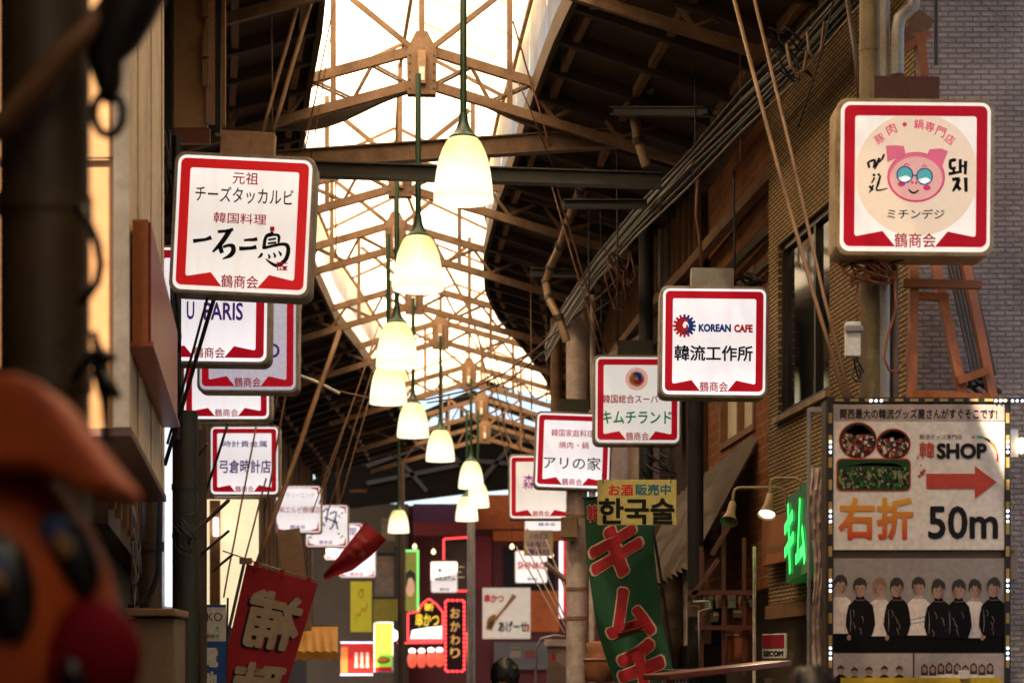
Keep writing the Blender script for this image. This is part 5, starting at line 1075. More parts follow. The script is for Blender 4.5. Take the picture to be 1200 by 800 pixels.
# ------------------------------------------------------------------ foreground, out of focus
dp = thing('dark_pole', 'out of focus dark steel pole filling the left edge', 'pole', Vector(((52-600)/FP*4, 4, 0)))
M_fg = mat('fg_pole', (.05, .035, .02), .5, dirt=(.11, .06, .03), dirt_amt=.6, dscale=5, bump=.3)
MB().tube([(0, 0, 0), (0, 0, 3.6)], .088, 28).build('shaft', M_fg, dp, smooth=True, auto=40)
for zz in (2.19, 2.53): MB().tube([(0, 0, zz-.02), (0, 0, zz+.02)], .093, 28).build('band', M_fg, dp, smooth=True, auto=40)
MB().tube([(-.16, .05, 0), (-.16, .05, 3.6)], .05, 16).build('side_pipe', mat('fg_brown', (.11, .05, .025), .6), dp, smooth=True)
tag(MB().tube([P(-30, 165, 3.85), P(10, 140, 3.85), P(45, 100, 3.84), P(75, 62, 3.84), P(100, 38, 3.85), P(125, 10, 3.9), P(150, -30, 3.95)], [.022, .024, .024, .022, .02, .02, .02], 10).build('strap', mat('brown_strap', (.16, .075, .03), .7), world=True, smooth=True), 'blurred brown strap tied across the dark foreground pole', 'strap')
kb = MB(); kp = [(172, -40), (150, 10), (135, 40), (122, 70), (128, 100), (128, 120)]; kb.tube([P(x, y, 3.9) for x, y in kp], [.06, .055, .05, .035, .025, .012], 14)
tag(kb.build('cloth_bundle', M_black, world=True, smooth=True), 'blurred black bundle of cloth tied beside the foreground pole', 'bundle')
tag(MB().tube([P(127+17*math.cos(a), 133+25*math.sin(a), 3.9) for a in [2*math.pi*i/24 for i in range(25)]], .009, 8).build('cable_loop', M_black, world=True, smooth=True), 'blurred black cable ring hanging under the cloth bundle', 'cable')
tag(MB().tube([P(x, y, 3.9) for x, y in ((92, 240), (104, 262), (114, 285), (118, 310), (114, 330), (104, 345), (92, 356))], .009, 8).build('cable_loop', M_black, world=True, smooth=True), 'blurred black cable bow on the right side of the foreground pole', 'cable')
kn = thing('rope_knot', 'blurred dark knot of rope with loose ends by the foreground pole', 'rope', P(118, 440, 3.9))
MB().tube([P(x, y, 3.9) for x, y in ((86, 448), (96, 430), (108, 418), (116, 420), (120, 440), (124, 470), (126, 520), (126, 560))], [.008, .011, .016, .02, .018, .011, .006, .005], 8).build('cord', M_black, kn, world=True, smooth=True)
MB().tube([P(x, y, 3.88) for x, y in ((110, 388), (114, 408), (122, 418), (136, 421))], [.007, .01, .014, .006], 8).build('loose_end', M_black, kn, world=True, smooth=True); MB().tube([P(x, y, 3.88) for x, y in ((118, 438), (128, 452), (139, 466))], [.014, .014, .008], 8).build('loose_end', M_black, kn, world=True, smooth=True)
# orange painted figure head
YF = 2.8; kf = YF/FP
fg = thing('orange_figure', 'blurred orange painted fairground figure head in the lower left corner', 'figure', Vector(((10-600)*kf, YF, 0)))
M_of = mat('orange_paint', (.42, .066, .004), .6, dirt_amt=.3)

def ell(c, r, n=28, m=18, rot=None):
    mb = MB(); pr = [(max(1e-4, math.sin(math.pi*i/m)), -math.cos(math.pi*i/m)) for i in range(m+1)]; mb.lathe(pr, n)
    mb.v = [(rot @ Vector((q.x*r[0], q.y*r[1], q.z*r[2])) if rot else Vector((q.x*r[0], q.y*r[1], q.z*r[2])))+Vector(c) for q in mb.v]; return mb
cF = P(-22, 740, YF); HR = (160*kf, 150*kf, 205*kf)
ell(cF, HR).build('head', M_of, fg, world=True, smooth=True)
ell((cF.x, cF.y+.02, .75), (.26, .24, .75)).build('body', M_of, fg, world=True, smooth=True)
br_ = MB(); sp_ = [(-70, 436), (15, 436), (42, 446), (62, 468), (85, 500), (112, 535), (141, 570), (120, 578), (88, 572), (62, 556), (30, 545), (-70, 545)]; YB = YF-.17
br_.prism([((a-600)/FP*YB, 1.6+(800-b)/FP*YB) for a, b in sp_], YB, YB+.20); br_.build('brim', M_of, fg, world=True, bevel=.03)
def onhead(px, py, out=0):
    Y = YF-HR[1]*.7
    for _ in range(8):
        p = P(px, py, Y); q = 1-((p.x-cF.x)/HR[0])**2-((p.z-cF.z)/HR[2])**2; Y = cF.y-HR[1]*math.sqrt(max(q, .02))
    p = P(px, py, Y); p.y -= out; return p
M_eye = mat('eye_black', (.006, .006, .008), .3); M_eyeb = mat('eye_blue', (.03, .10, .25), .4); M_eyeh = mat('eye_glint', (.40, .20, .07), .4)
rt = Matrix.Rotation(R(-26), 3, 'Y')
for (x, y, rx, rz) in ((82, 650, 29, 54), (4, 690, 36, 62)):
    e_ = ell(onhead(x, y), (rx*kf, .026, rz*kf), rot=rt if x > 50 else Matrix.Rotation(R(-8), 3, 'Y')).build('eye', M_eye, fg, world=True, smooth=True)
    ell(onhead(x-12, y-27, .018), (rx*.66*kf, .014, rz*.42*kf), rot=rt).build('eye_upper', M_eyeb, e_, world=True, smooth=True); ell(onhead(x-3, y-10, .030), (10*kf, .008, 15*kf), rot=rt).build('eye_glint', M_eyeh, e_, world=True, smooth=True)
mo = ell(onhead(92, 772, -.02), (70*kf, .06, 72*kf)).build('muzzle', mat('crimson_paint', (.15, .002, .010), .8, spec=.1), fg, world=True, smooth=True)
for (x, y, rx, rz) in ((103, 792, 14, 22), (158, 772, 12, 22)): ell(onhead(x-6, y, .055), (rx*kf, .016, rz*kf), rot=rt).build('nostril', M_eye, mo, world=True, smooth=True)

# ------------------------------------------------------------------ far end of the arcade
M_fard = mat('far_dark_board', (.016, .010, .006), .9, spec=.1, dirt_amt=.5)
fe = thing('end_gable', 'dark gable boards closing the far end of the arcade with slits of daylight', 'gable', P(540, 560, 47.5))
G1 = Flat(47.0); G2 = Flat(50.0)
G1.poly(MB(), [(360, 541), (553, 457), (690, 505), (690, 517), (553, 469), (360, 553)], 0, .08).build('gable_board', M_fard, fe, world=True)
G2.poly(MB(), [(330, 578), (553, 484), (720, 535), (720, 562), (560, 577), (330, 606)], 0, .12).build('gable_board', M_fard, fe, world=True)
mu = MB()
for x in (395, 428, 447, 470, 498, 524, 541, 571, 590, 612, 640, 665):
    yt = 457+(553-x)*84/193 if x < 553 else 457+(x-553)*48/137
    mu.bar(P(x, yt+6, 47.1), P(x, yt+34, 47.3), .09, .05, (0, 1, 0))
mu.build('mullion', M_trussD, fe, world=True)
bm_ = MB()
for (a, b_) in (((430, 546), (556, 500)), ((556, 500), (690, 535)), ((430, 566), (560, 540)), ((560, 540), (690, 550)), ((470, 540), (500, 575)), ((520, 520), (560, 568)), ((600, 520), (560, 568)), ((640, 535), (610, 568))): bm_.bar(P(*a, 49.8), P(*b_, 49.8), .07, .10)
bm_.build('cross_brace', M_trussD, fe, world=True)
wallred = mat('far_red_wall', (.15, .010, .005), .6, dirt_amt=.5, dscale=1); wallor = mat('far_orange_board', (.80, .15, .012), .55, dirt=(.3, .04, .01), dirt_amt=.5, dscale=1); M_awr = mat('far_red_awning', (.26, .012, .012), .6, dirt_amt=.3)
rbld = thing('red_shop_building', 'dark red and orange shop building closing the far end of the street', 'building', Vector(((580-600)/FP*56, 56, 0)))
H = Flat(56.0)
H.rect(MB(), 478, 592, 720, 1000, -.3, .3).build('wall', wallred, rbld, world=True)
def wedge(F_, x0, x1, yt, yb, out, m, nm, par):       # sloping awning with thickness
    a0, a1, b0, b1 = P(x0, yt, F_.Y-.02), P(x1, yt, F_.Y-.02), P(x0, yb, F_.Y-out), P(x1, yb, F_.Y-out); v = MB(); t_ = Vector((0, 0, -.08))
    v.hexa([a0+t_, a1+t_, b1+t_, b0+t_, a0, a1, b1, b0]); v.hexa([b0+Vector((0, 0, -.35)), b1+Vector((0, 0, -.35)), b1+Vector((0, .04, -.35)), b0+Vector((0, .04, -.35)), b0+t_, b1+t_, b1+t_+Vector((0, .04, 0)), b0+t_+Vector((0, .04, 0))]); return v.build(nm, m, par, world=True)
wedge(H, 484, 556, 590, 612, 1.2, M_awr, 'awning', rbld)
for (x0, y0, x1, y1, m_, nm, o_) in ((556, 580, 672, 620, wallor, 'fascia_board', .12), (553, 628, 576, 690, M_awr, 'shutter_panel', .06), (578, 622, 668, 634, wallor, 'fascia_board', .14), (590, 640, 650, 690, M_dark, 'window_opening', .05), (522, 632, 552, 660, mat('far_window', (.05, .03, .025), .2), 'window_pane', .08), (600, 692, 655, 740, wallor, 'shutter_panel', .06), (579, 752, 646, 784, mat('far_grey', (.20, .15, .12), .6), 'counter_front', .2)):
    H.rect(MB(), x0, y0, x1, y1, o_, .04).build(nm, m_, rbld, world=True)
bbl = thing('brown_shop_building', 'brown shop fronts left of the red building at the far end', 'building', Vector(((420-600)/FP*55, 55, 0)))
H2 = Flat(55.0); H2.rect(MB(), 330, 590, 478, 1000, -.3, .3).build('wall', mat('far_brown', (.13, .075, .034), .7, dirt_amt=.6, dscale=1), bbl, world=True)
H2.rect(MB(), 440, 650, 466, 700, .02, .04).build('window_pane', mat('far_glass_reflection', (.12, .09, .05), .2, dirt=(.6, .2, .04), dirt_amt=.6, dscale=1.2), bbl, world=True); H2.rect(MB(), 437, 648, 468, 651, .03, .06).build('window_frame', M_dark, bbl, world=True)  # the pane's orange second colour is a painted reflection
H2.rect(MB(), 462, 640, 474, 800, .02, .15).build('pilaster', M_raft, bbl, world=True)
xr = thing('far_shade_slab', 'unseen dark roof slab added to shade the far end', 'roof', (0, 54, 7.2))  # high slab added over the far end to keep sun and sky off
MB().box((-1, 52, 10.05), (26, 13, .12)).build('roof_deck', M_board, xr, world=True)
for y in (46.5, 49, 51.5, 54, 56.5): MB().box((-1, y, 9.9), (26, .12, .16)).build('rafter', M_raft, xr, world=True)
# far signs and lights
K = Flat(52.0)
def led_line(label, segs, col, st, r=.05, name='led_light_chain', gap=3.2, cat='string light'):
    mb = MB()
    for pts in segs:
        for a, b_ in zip(pts, pts[1:]):
            L = math.hypot(b_[0]-a[0], b_[1]-a[1]); k = max(1, int(L/gap))
            for i in range(k):
                f0, f1 = (i+.15)/k, (i+.85)/k
                mb.tube([P(a[0]+(b_[0]-a[0])*f, a[1]+(b_[1]-a[1])*f, 51.7) for f in (f0, f1)], r, 6)
    return mb
def led_on(par, segs, col_m, r=.03, gap=3.2, nm='led_tube'):
    led_line('', segs, None, 0, r, gap=gap).build(nm, col_m, par, world=True)
m_ledr = glow('led_red', (1, .05, .05), 3.2); m_ledw = glow('led_cold', (.75, .78, 1), 2.6)
cs = thing('crown_sign', 'crown topped black sign outlined in red LED lights with yellow letters', 'sign', P(498, 752, 52)); co = [(478, 718), (490, 716.5), (495, 707), (502.5, 701), (511, 707), (519, 717), (519, 750), (478, 750)]
K.poly(MB(), co, 0, .12).build('board', M_ink, cs, world=True); led_on(cs, [co+[co[0]], [(465, 753), (519, 752)]], m_ledr)
k_ = MB(); K.text(k_, '串かつ', 501, 726, 27, 16, .13, .02); K.text(k_, '新', 503, 711, 11, 9, .13, .03); k_.build('yellow_lettering', glow('yellow_letters', (1, .72, .05), .9), cs, world=True)
K.poly(MB(), [(481, 748), (483, 738), (500, 735), (518, 733), (518, 748)], .13, .02).build('glowing_foot', glow('foot_glow', (1, .95, .75), 1.7), cs, world=True)
os_ = thing('vertical_sign', 'tall black sign with vertical hiragana おかわり inside a red LED border', 'sign', P(534, 790, 52)); ob = [(522, 703), (544, 703), (544, 786), (522, 786)]
K.rect(MB(), 523, 704, 543.5, 785, 0, .12).build('board', M_ink, os_, world=True); led_on(os_, [ob+[ob[0]], [(547, 740), (549, 785)]], m_ledr, gap=5)
k_ = MB()
for i, ch in enumerate('おかわり'): K.text(k_, ch, 533.5, 718+i*15.5, 11, 12, .13, .012)
k_.build('lettering', glow('tan_letters', (.7, .45, .12), .75), os_, world=True)
lc = thing('led_light_chain', 'red LED outline around the window under the dark red awning', 'string light', P(535, 692, 52)); led_on(lc, [[(520, 656), (520, 631), (552, 629)], [(536, 692), (550, 692)]], m_ledr)
ln_ = [(483, 764), (494, 764), (505, 763), (515, 763)]
for i, (x, y) in enumerate(ln_):
    t = thing('paper_lantern', 'glowing red lantern in the row under the crown sign', 'lantern', P(x, y+18, 51.8), group='red lanterns under the crown sign'); MB().lathe([(.02, .40), (.08, .38), (.12, .28), (.125, .18), (.09, .04), (.03, 0)], 14).build('shade', glow('lantern_red', (1, .12, .06), .9), t, smooth=True); MB().lathe([(.001, .5), (.075, .47), (.09, .42), (.06, .38), (.001, .37)], 12).build('bulb', glow('lantern_bulb', (1, .95, .85), 4), t, smooth=True)
gl_ = thing('globe_lamp', 'white globe lamp glowing beside the green sign', 'lamp', P(460, 744, 51)); MB().lathe([(.001, -.16), (.10, -.12), (.15, 0), (.10, .12), (.001, .16)], 18).build('globe', glow('globe_white', (1, .97, .9), 4), gl_, smooth=True); MB().tube([(0, .02, .14), (0, .15, .3), (0, .4, .4)], .02, 6).build('bracket', M_black, gl_)
rs2 = thing('led_shop_sign', 'red shop sign with white LED rows along its top and bottom edges', 'sign', P(418, 792, 50)); K2 = Flat(50.0)
K2.rect(MB(), 400, 752, 437, 790, 0, .12).build('board', glow('shop_red', (.62, .02, .012), .62), rs2, world=True); k_ = MB()
for x in (418, 424.5, 431): K2.disc(k_, x, 766, 1.8, 2.2, .125, .02, 10); K2.poly(k_, [(x-2.2, 768), (x+2.2, 768), (x+1.4, 774), (x+2.2, 782), (x-2.2, 782), (x-1.4, 774)], .125, .02)
k_.build('white_figures', glow('fig_white', (1, .6, .45), .8), rs2, world=True); K2.rect(MB(), 400, 758, 408, 788, .125, .02).build('orange_patch', glow('orange_patch', (1, .25, .05), .6), rs2, world=True)
v = MB()
for y in (752.5, 790):
    for i in range(19): K2.disc(v, 400.5+i*2, y, .8, 1.1, .13, .05, 8)
v.build('led_row', m_ledw, rs2, world=True)
gs = thing('noodle_sign', 'lime green upright sign with orange letters and a noodle bowl', 'sign', P(450, 788, 49)); K3 = Flat(49.0)
K3.rect(MB(), 438.5, 728.5, 461, 787, 0, .14).build('housing', M_white, gs, world=True); K3.rect(MB(), 440, 730, 459.5, 781, .145, .01).build('face_panel', glow('lime_face', (.42, .80, .06), .62), gs, world=True); K3.rect(MB(), 440, 781.5, 459.5, 786, .145, .01).build('foot_band', M_red, gs, world=True); k_ = MB()
for i, ch in enumerate('うどん'): K3.text(k_, ch, 449.5, 738+i*11, 9, 10, .165, .03)
k_.build('lettering', glow('orange_letters', (1, .62, .12), .95), gs, world=True); b_ = MB(); K3.disc(b_, 449.5, 773, 8, 4, .160, .01, 20); b_.build('bowl_picture', M_brpost, gs, world=True); b_ = MB(); K3.disc(b_, 449.5, 772.4, 6.4, 2.8, .172, .005, 20); b_.build('noodle_picture', M_inko, gs, world=True)
yp = thing('panel_sign', 'tall yellow-green panel with red brush writing below the small red flag', 'sign', P(424, 742, 47)); K4 = Flat(47.0)
K4.rect(MB(), 411, 681, 435.5, 740, 0, .06).build('board', glow('yellow_panel_lit', (.62, .50, .03), .42), yp, world=True); b_ = MB(); K4.line(b_, [(421, 690), (426, 692), (424, 700), (420, 696), (425, 690)], [.9]*5, .065); K4.line(b_, [(416, 726), (419, 718), (421, 722), (425, 712), (428, 716), (431, 706)], [.9]*6, .065); b_.build('brush_writing', mat('panel_red', (.6, .06, .02), .5), yp, world=True)
op = thing('panel_sign', 'olive yellow low panel between the tall yellow panel and the globe lamp', 'panel', P(451, 730, 48)); Flat(48.0).rect(MB(), 438, 701, 466, 727, 0, .06).build('board', mat('olive_panel', (.30, .24, .03), .5), op, world=True); Flat(48.0).rect(MB(), 437, 699, 467, 701, .005, .07).build('trim', M_dark, op, world=True)
pp_ = thing('portrait_sign', 'narrow lit portrait sign with a bright green edge', 'sign', P(483, 716, 51)); K5 = Flat(51.0)
K5.rect(MB(), 475.5, 644, 491, 715, 0, .10).build('housing', glow('green_edge', (.25, 1, .22), 1.0), pp_, world=True); K5.rect(MB(), 475.5, 646.5, 488.5, 715, .105, .01).build('face_panel', glow('olive_face', (.28, .26, .04), .5), pp_, world=True); b_ = MB(); K5.disc(b_, 481, 688, 5.2, 11, .12, .005, 20); b_.build('portrait_face', glow('portrait_skin', (.8, .42, .25), .55), pp_, world=True); b_ = MB(); K5.poly(b_, [(476, 690), (476, 672), (481, 667), (487, 672), (487.5, 690), (486, 682), (483, 676), (479, 677)], .128, .003); b_.build('portrait_hair', m_hair, pp_, world=True)
ss = thing('spoon_sign', 'white shop sign with a wooden ladle and black brush writing', 'sign', P(594, 748, 52))
K.rect(MB(), 565.5, 688.5, 621.5, 748, 0, .1).build('board', glow('spoon_board', (.85, .70, .55), .40), ss, world=True); b_ = MB(); K.line(b_, [(573, 738), (576, 727), (582, 722)], [7, 10, 7], .104); K.line(b_, [(580, 726), (592, 712), (599, 703), (603, 697)], [3, 3.4, 4.6, 6], .106); b_.build('ladle_picture', mat('ladle_brown', (.42, .16, .03), .5), ss, world=True); b_ = MB(); K.disc(b_, 575.5, 731, 3, 5, .109, .003, 16, R(-25)); b_.build('ladle_bowl', M_brpost, ss, world=True)
b_ = MB(); K.text(b_, 'あげーせ', 601, 734, 34, 13, .106, .035); b_.build('brush_writing', M_ink, ss, world=True); b_ = MB(); K.text(b_, '串かつ', 579, 701, 23, 10, .106, .05); K.rect(b_, 617.5, 731, 620, 740, .104, .003); b_.build('red_writing', M_inkr, ss, world=True)
rl_ = thing('strip_light_sign', 'vertical light, half white and half red, left of the silver post', 'sign', P(660, 725, 40)); K6 = Flat(40.0)
K6.rect(MB(), 655, 634, 660, 724, 0, .1).build('white_tube', glow('tube_pink_white', (1, .82, .95), 1.3), rl_, world=True); K6.rect(MB(), 660.3, 634, 667, 724, 0, .1).build('red_face', glow('red_face', (.85, .03, .05), .5), rl_, world=True)
mt = thing('meter_box', 'grey meter cabinet with a small red mark low beside the silver post', 'electric box', P(652, 800, 33)); K7 = Flat(33.0)
K7.rect(MB(), 641, 757, 664, 800, 0, .3).build('housing', mat('meter_grey', (.30, .22, .19), .5, dirt_amt=.4), mt, world=True, bevel=.01); K7.rect(MB(), 638, 749, 667, 757, -.02, .36).build('lid', M_steel, mt, world=True); v = MB(); K7.disc(v, 648, 770, 2.5, 4, .302, .004, 16); v.build('red_mark', M_inkr, mt, world=True)
pipe('thin looped conduit curling above the grey meter cabinet', [(628, 800, 34), (628, 760, 34), (634, 748, 34), (650, 744, 34), (662, 746, 34)], .02, M_gpipe, clips=False)
tb_ = thing('cloth_bundle', 'terracotta cloth bundle lit up behind the lower green banner', 'bundle', P(704, 795, 22)); Q = P(703, 775, 22); v = MB(); v.lathe([(.10, -.22), (.16, -.2), (.17, .0), (.13, .12), (.15, .2), (.02, .22)], 18, Q); v.build('cloth', mat('terracotta_cloth', (.55, .22, .10), .7, dirt_amt=.5), tb_, world=True, smooth=True); v = MB(); v.lathe([(.165, -.02), (.185, 0), (.165, .02)], 18, Q+Vector((0, 0, .02))); v.build('tie', M_wiret, tb_, world=True)
tbx = thing('post_box', 'small tan junction box strapped to the silver post', 'electric box', P(668, 615, 23.85)); MB().box(P(667, 618, 23.8), (.19, .14, .24)).build('housing', M_pipe, tbx, world=True, bevel=.01); MB().box(P(667, 632, 23.75), (.16, .03, .02)).build('latch', M_trussD, tbx, world=True)
br2 = MB().bar(P(640, 660, 26), P(668, 684, 24), .05, .05); tag(br2.build('stay_bar', M_wirer, world=True), 'rusty stay bar bracing the silver post', 'bar')

sk_ = thing('slim_signboard', 'slim dark red signboard hanging above the tall black hiragana sign', 'sign', P(534, 668, 53)); KA = Flat(53.0)
KA.rect(MB(), 526, 658, 548, 690, 0, .08).build('board', mat('slim_dark', (.05, .02, .012), .4), sk_, world=True); v = MB(); KA.line(v, [(530, 664), (544, 664)], [1.2]*2, .085); KA.line(v, [(530, 670), (541, 670)], [1.2]*2, .085); KA.line(v, [(530, 676), (544, 676)], [1.2]*2, .085); v.build('menu_lines', glow('menu_glow', (.9, .55, .2), .35), sk_, world=True)
for i, (x, y, w_, h_, c_, lb) in enumerate(((604, 764, 12, 12, (.5, .35, .2), 'cardboard coloured crate on the far counter, left one'), (622, 766, 14, 10, (.35, .07, .04), 'red crate on the far counter, right one'), (414, 640, 12, 22, (.30, .17, .07), 'brown hanging cloth above the tall yellow-green panel'), (455, 620, 16, 26, (.34, .20, .09), 'tan signboard above the brown shop window'))):
    t = thing('crate' if i < 2 else 'hanging_board', lb, 'crate' if i < 2 else 'board', P(x, y+h_/2, 53)); k_ = 53/FP; MB().box((0, 0, h_*k_/2), (w_*k_, .3 if i < 2 else .06, h_*k_)).build('body', mat('far_item_%d' % i if False else 'far_item_'+'abcd'[i], c_, .6), t, bevel=.01); MB().box((0, -.16 if i < 2 else -.04, h_*k_*.8), (w_*k_*.9, .02, .05)).build('rim', M_tanw, t)
for i, (x, y) in enumerate(((486, 640), (508, 646), (600, 640), (646, 650), (430, 655))):  # invented bulbs, added for warm light at the far end
    t = thing('added_bulb', ['added warm bulb under the dark red awning, left', 'added warm bulb under the dark red awning, right', 'added warm bulb left of the SHINAO sign', 'added warm bulb right of the SHINAO sign', 'added warm bulb by the brown shop window'][i], 'lamp', P(x, y, 53.5)); MB().lathe([(.001, -.07), (.05, -.05), (.06, 0), (.03, .06), (.001, .08)], 12).build('bulb', glow('bulb_warm', (1, .72, .38), 3), t, smooth=True); MB().tube([(0, 0, .06), (0, .01, .6)], .008, 6).build('flex', M_black, t)
# ------------------------------------------------------------------ dark clutter under the lean-to on the right
rk = thing('steel_rack', 'dark red steel rack in the shadow under the lean-to', 'rack', P(845, 790, 15.8)); M_drk = mat('dark_red_steel', (.10, .018, .010), .5)
for (a, b_) in (((848, 600), (848, 790)), ((872, 630), (872, 790)), ((822, 640), (822, 790))): MB().bar(P(*a, 15.8), P(*b_, 15.8), .03, .03, (0, 1, 0)).build('upright', M_drk, rk, world=True)
for (a, b_) in (((806, 694), (882, 694)), ((815, 735), (882, 735)), ((834, 650), (858, 610)), ((810, 700), (842, 655))): MB().bar(P(*a, 15.75), P(*b_, 15.75), .03, .035).build('rail', M_drk, rk, world=True)
random.seed(11)
for k in range(9):
    x, y = 812+k*8.5, 712+random.uniform(-10, 16); w_, h_ = random.uniform(6, 13), random.uniform(8, 20)
    t = thing('storage_box', ['dusty small box kept on the dark red rack', 'dusty small carton wedged on the dark red rack'][k % 2], 'box', P(x, y, 15.9), group='boxes kept on the dark red rack' if k % 2 == 0 else 'cartons wedged on the dark red rack'); MB().box((0, 0, 0), (w_/FP*15.9, .2, h_/FP*15.9)).build('carton', [M_brpost, M_tanw, M_gpipe][k % 3], t, bevel=.005); MB().box((0, -.101, h_/FP*15.9*.2), (w_/FP*15.9*.96, .003, .015)).build('tape', M_pipe, t)
hn = MB().tube([P(812, 705, 15.3), P(830, 704, 15.3), P(833, 712, 15.3), P(819, 716, 15.3), P(820, 790, 15.3)], .010, 8); tag(hn.build('bent_handle', M_gpipe, world=True, smooth=True), 'pale bent steel handle catching light under the lean-to', 'handle')
tag(MB().tube([P(884, 640, 15.4), P(884, 800, 15.4)], .014, 8).build('thin_upright', M_steel, world=True), 'thin steel upright in front of the SECOM shopfront', 'post')
tk = thing('water_tank', 'round rusty drum glowing orange beside the SECOM shopfront', 'drum', P(868, 770, 15.9)); MB().lathe([(.001, -.2), (.11, -.2), (.115, -.18), (.115, .24), (.11, .26), (.001, .27)], 20, P(868, 745, 16)).build('barrel', mat('rust_drum', (.28, .075, .03), .5, dirt_amt=.6), tk, world=True, smooth=True, auto=50); MB().lathe([(.116, -.01), (.122, 0), (.116, .01)], 20, P(868, 745, 16)).build('hoop', M_wirer, tk, world=True)
ctb = thing('counter', 'dark red wooden counter top at the bottom beside the green banner', 'counter', P(842, 800, 12.5))
MB().bar(P(768, 793, 12.3), P(912, 777, 12.7), .3, .035).build('top', mat('counter_red', (.20, .05, .025), .35, dirt_amt=.5), ctb, world=True, bevel=.006)
for x in (785, 900): p_ = P(x, 790, 12.5); MB().bar((p_.x, p_.y, 0), (p_.x, p_.y, p_.z-.02), .05, .05).build('leg', M_brpost, ctb, world=True)
wr = MB()
for i in range(8): a = P(776+i*4, 784, 14); wr.tube([a, P(776+i*4, 812, 14)], .002, 4)
for j in range(4): wr.tube([P(775, 784+j*8, 14), P(806, 784+j*8, 14)], .002, 4)
tag(wr.build('wire_grid', M_gpipe, world=True), 'pale wire grid basket peeking beside the green banner', 'grid')
ysg = thing('yellow_board', 'yellow board edge at the bottom below the group posters', 'board', Vector(((1080-600)/FP*10.4, 10.4, 0))); MB().box2((P(986, 0, 10.4).x, 10.38, .2), (P(1172, 0, 10.4).x, 10.43, P(0, 793.5, 10.4).z)).build('board', mat('bright_yellow', (.72, .50, .02), .5), ysg, world=True); MB().box2((P(1123, 0, 10.4).x, 10.36, P(0, 795, 10.4).z), (P(1134, 0, 10.4).x, 10.40, P(0, 785, 10.4).z)).build('white_clip', M_white, ysg, world=True, bevel=.004)
for x in (995, 1160): MB().box2((P(x-4, 0, 10.4).x, 10.39, 0), (P(x+4, 0, 10.4).x, 10.42, .2)).build('leg', M_black, ysg, world=True)

# ------------------------------------------------------------------ wires, rods and cables
def wire(label, pts, r, m, name='wire', cat='wire', sag=0, n=10):
    pp = [P(*q) for q in pts]
    if len(pp) == 2 and sag:
        a, b = pp; pp = [a.lerp(b, i/n)-Vector((0, 0, sag*4*(i/n)*(1-i/n))) for i in range(n+1)]
    elif len(pp) == 2:                                      # real wires are never dead straight
        a, b = pp; L = (b-a).length; pp = [a.lerp(b, i/6)+Vector((random.uniform(-1, 1), 0, random.uniform(-1, 1)))*(.002*L if 0 < i < 6 else 0) for i in range(7)]
    return tag(MB().tube(pp, r, 7).build(name, m, world=True, smooth=True), label, cat)
random.seed(21)
wire('thick bamboo pole slanting down past the cleaning shop sign', [(398, 388, 26), (300, 665, 25)], .034, M_wiret, 'bamboo_pole', 'pole')
wire('tan strut slanting in the dark opening above the cheese dakgalbi sign, left one', [(356, -20, 15.5), (308, 153, 15.2)], .016, M_wiret, 'strut', 'strut')
wire('tan strut slanting in the dark opening above the cheese dakgalbi sign, right one', [(371, -20, 15.5), (320, 153, 15.2)], .018, M_wiret, 'strut', 'strut')
wire('dark rusty wire crossing the left edge of the skylight, upper one', [(394, -10, 17), (357, 178, 17)], .006, M_wirer)
wire('dark rusty wire crossing the left edge of the skylight, lower one', [(388, 40, 18), (364, 190, 18)], .005, M_wirer)
wire('slack wire running down from the left skylight edge behind the first sign', [(372, 105, 18), (353, 180, 18)], .005, M_wirer)
wire('thin upright wire in the dark opening at upper left', [(318, -10, 16), (319, 150, 16)], .005, M_wiret)
for i, (x0, y0, x1, y1, lb) in enumerate(((444, 380, 374, 590, 'second from the right'), (449, 395, 384, 600, 'rightmost'), (437, 405, 366, 600, 'second from the left'), (432, 470, 398, 590, 'leftmost and shortest'))): wire(f'pale guy wire of the fan between bamboo pole and pendant lamps, {lb}', [(x0, y0, 29), (x1, y1, 29)], .009, M_wiret)
wire('tan guy wire passing just right of the sign with the letter D', [(366, 240, 24), (318, 500, 24)], .012, M_wiret); wire('tan guy wire close beside the watch shop sign', [(362, 310, 25), (310, 600, 25)], .012, M_wiret)
wire('orange lit guy wire under the watch shop sign, left', [(300, 500, 22), (262, 700, 22)], .010, M_wiret); wire('orange lit guy wire under the watch shop sign, right', [(312, 560, 22), (284, 665, 22)], .010, M_wiret)
wire('black cable slanting across the U PARIS sign, thicker', [(252, 346, 13.2), (193, 545, 13.4)], .014, M_black, 'cable', 'cable'); wire('black cable slanting across the U PARIS sign, thinner', [(244, 346, 13.1), (196, 520, 13.3)], .009, M_black, 'cable', 'cable')
wire('thin dark rod slanting across the left edge of the watch shop sign', [(267, 496, 18), (230, 612, 18)], .012, M_black, 'rod', 'rod')
for (a, b, lb) in (((195, 576), (243, 520), 'rust red rod sticking up from the olive post, topmost'), ((225, 626), (268, 586), 'black rod sticking out right of the olive post below the rust red one'), ((236, 649), (268, 622), 'short black rod right of the olive post, lowest'), ((250, 668), (272, 650), 'thin rusty stick in front of the glowing passage')): wire(lb, [(a[0], a[1], 14.5), (b[0], b[1], 14.2)], .014 if a[0] < 230 else .010, M_wirer if 'rust' in lb else M_black, 'rod', 'rod')
wire('tan guy wire slanting past the pig sign down to the billboard, left one', [(858, -10, 13), (910, 190, 12.6), (955, 350, 12.3), (990, 466, 12)], .013, M_wiret); wire('tan guy wire slanting past the pig sign down to the billboard, right one', [(882, -10, 12.9), (925, 170, 12.5), (965, 345, 12.2), (996, 466, 11.9)], .011, M_wiret)
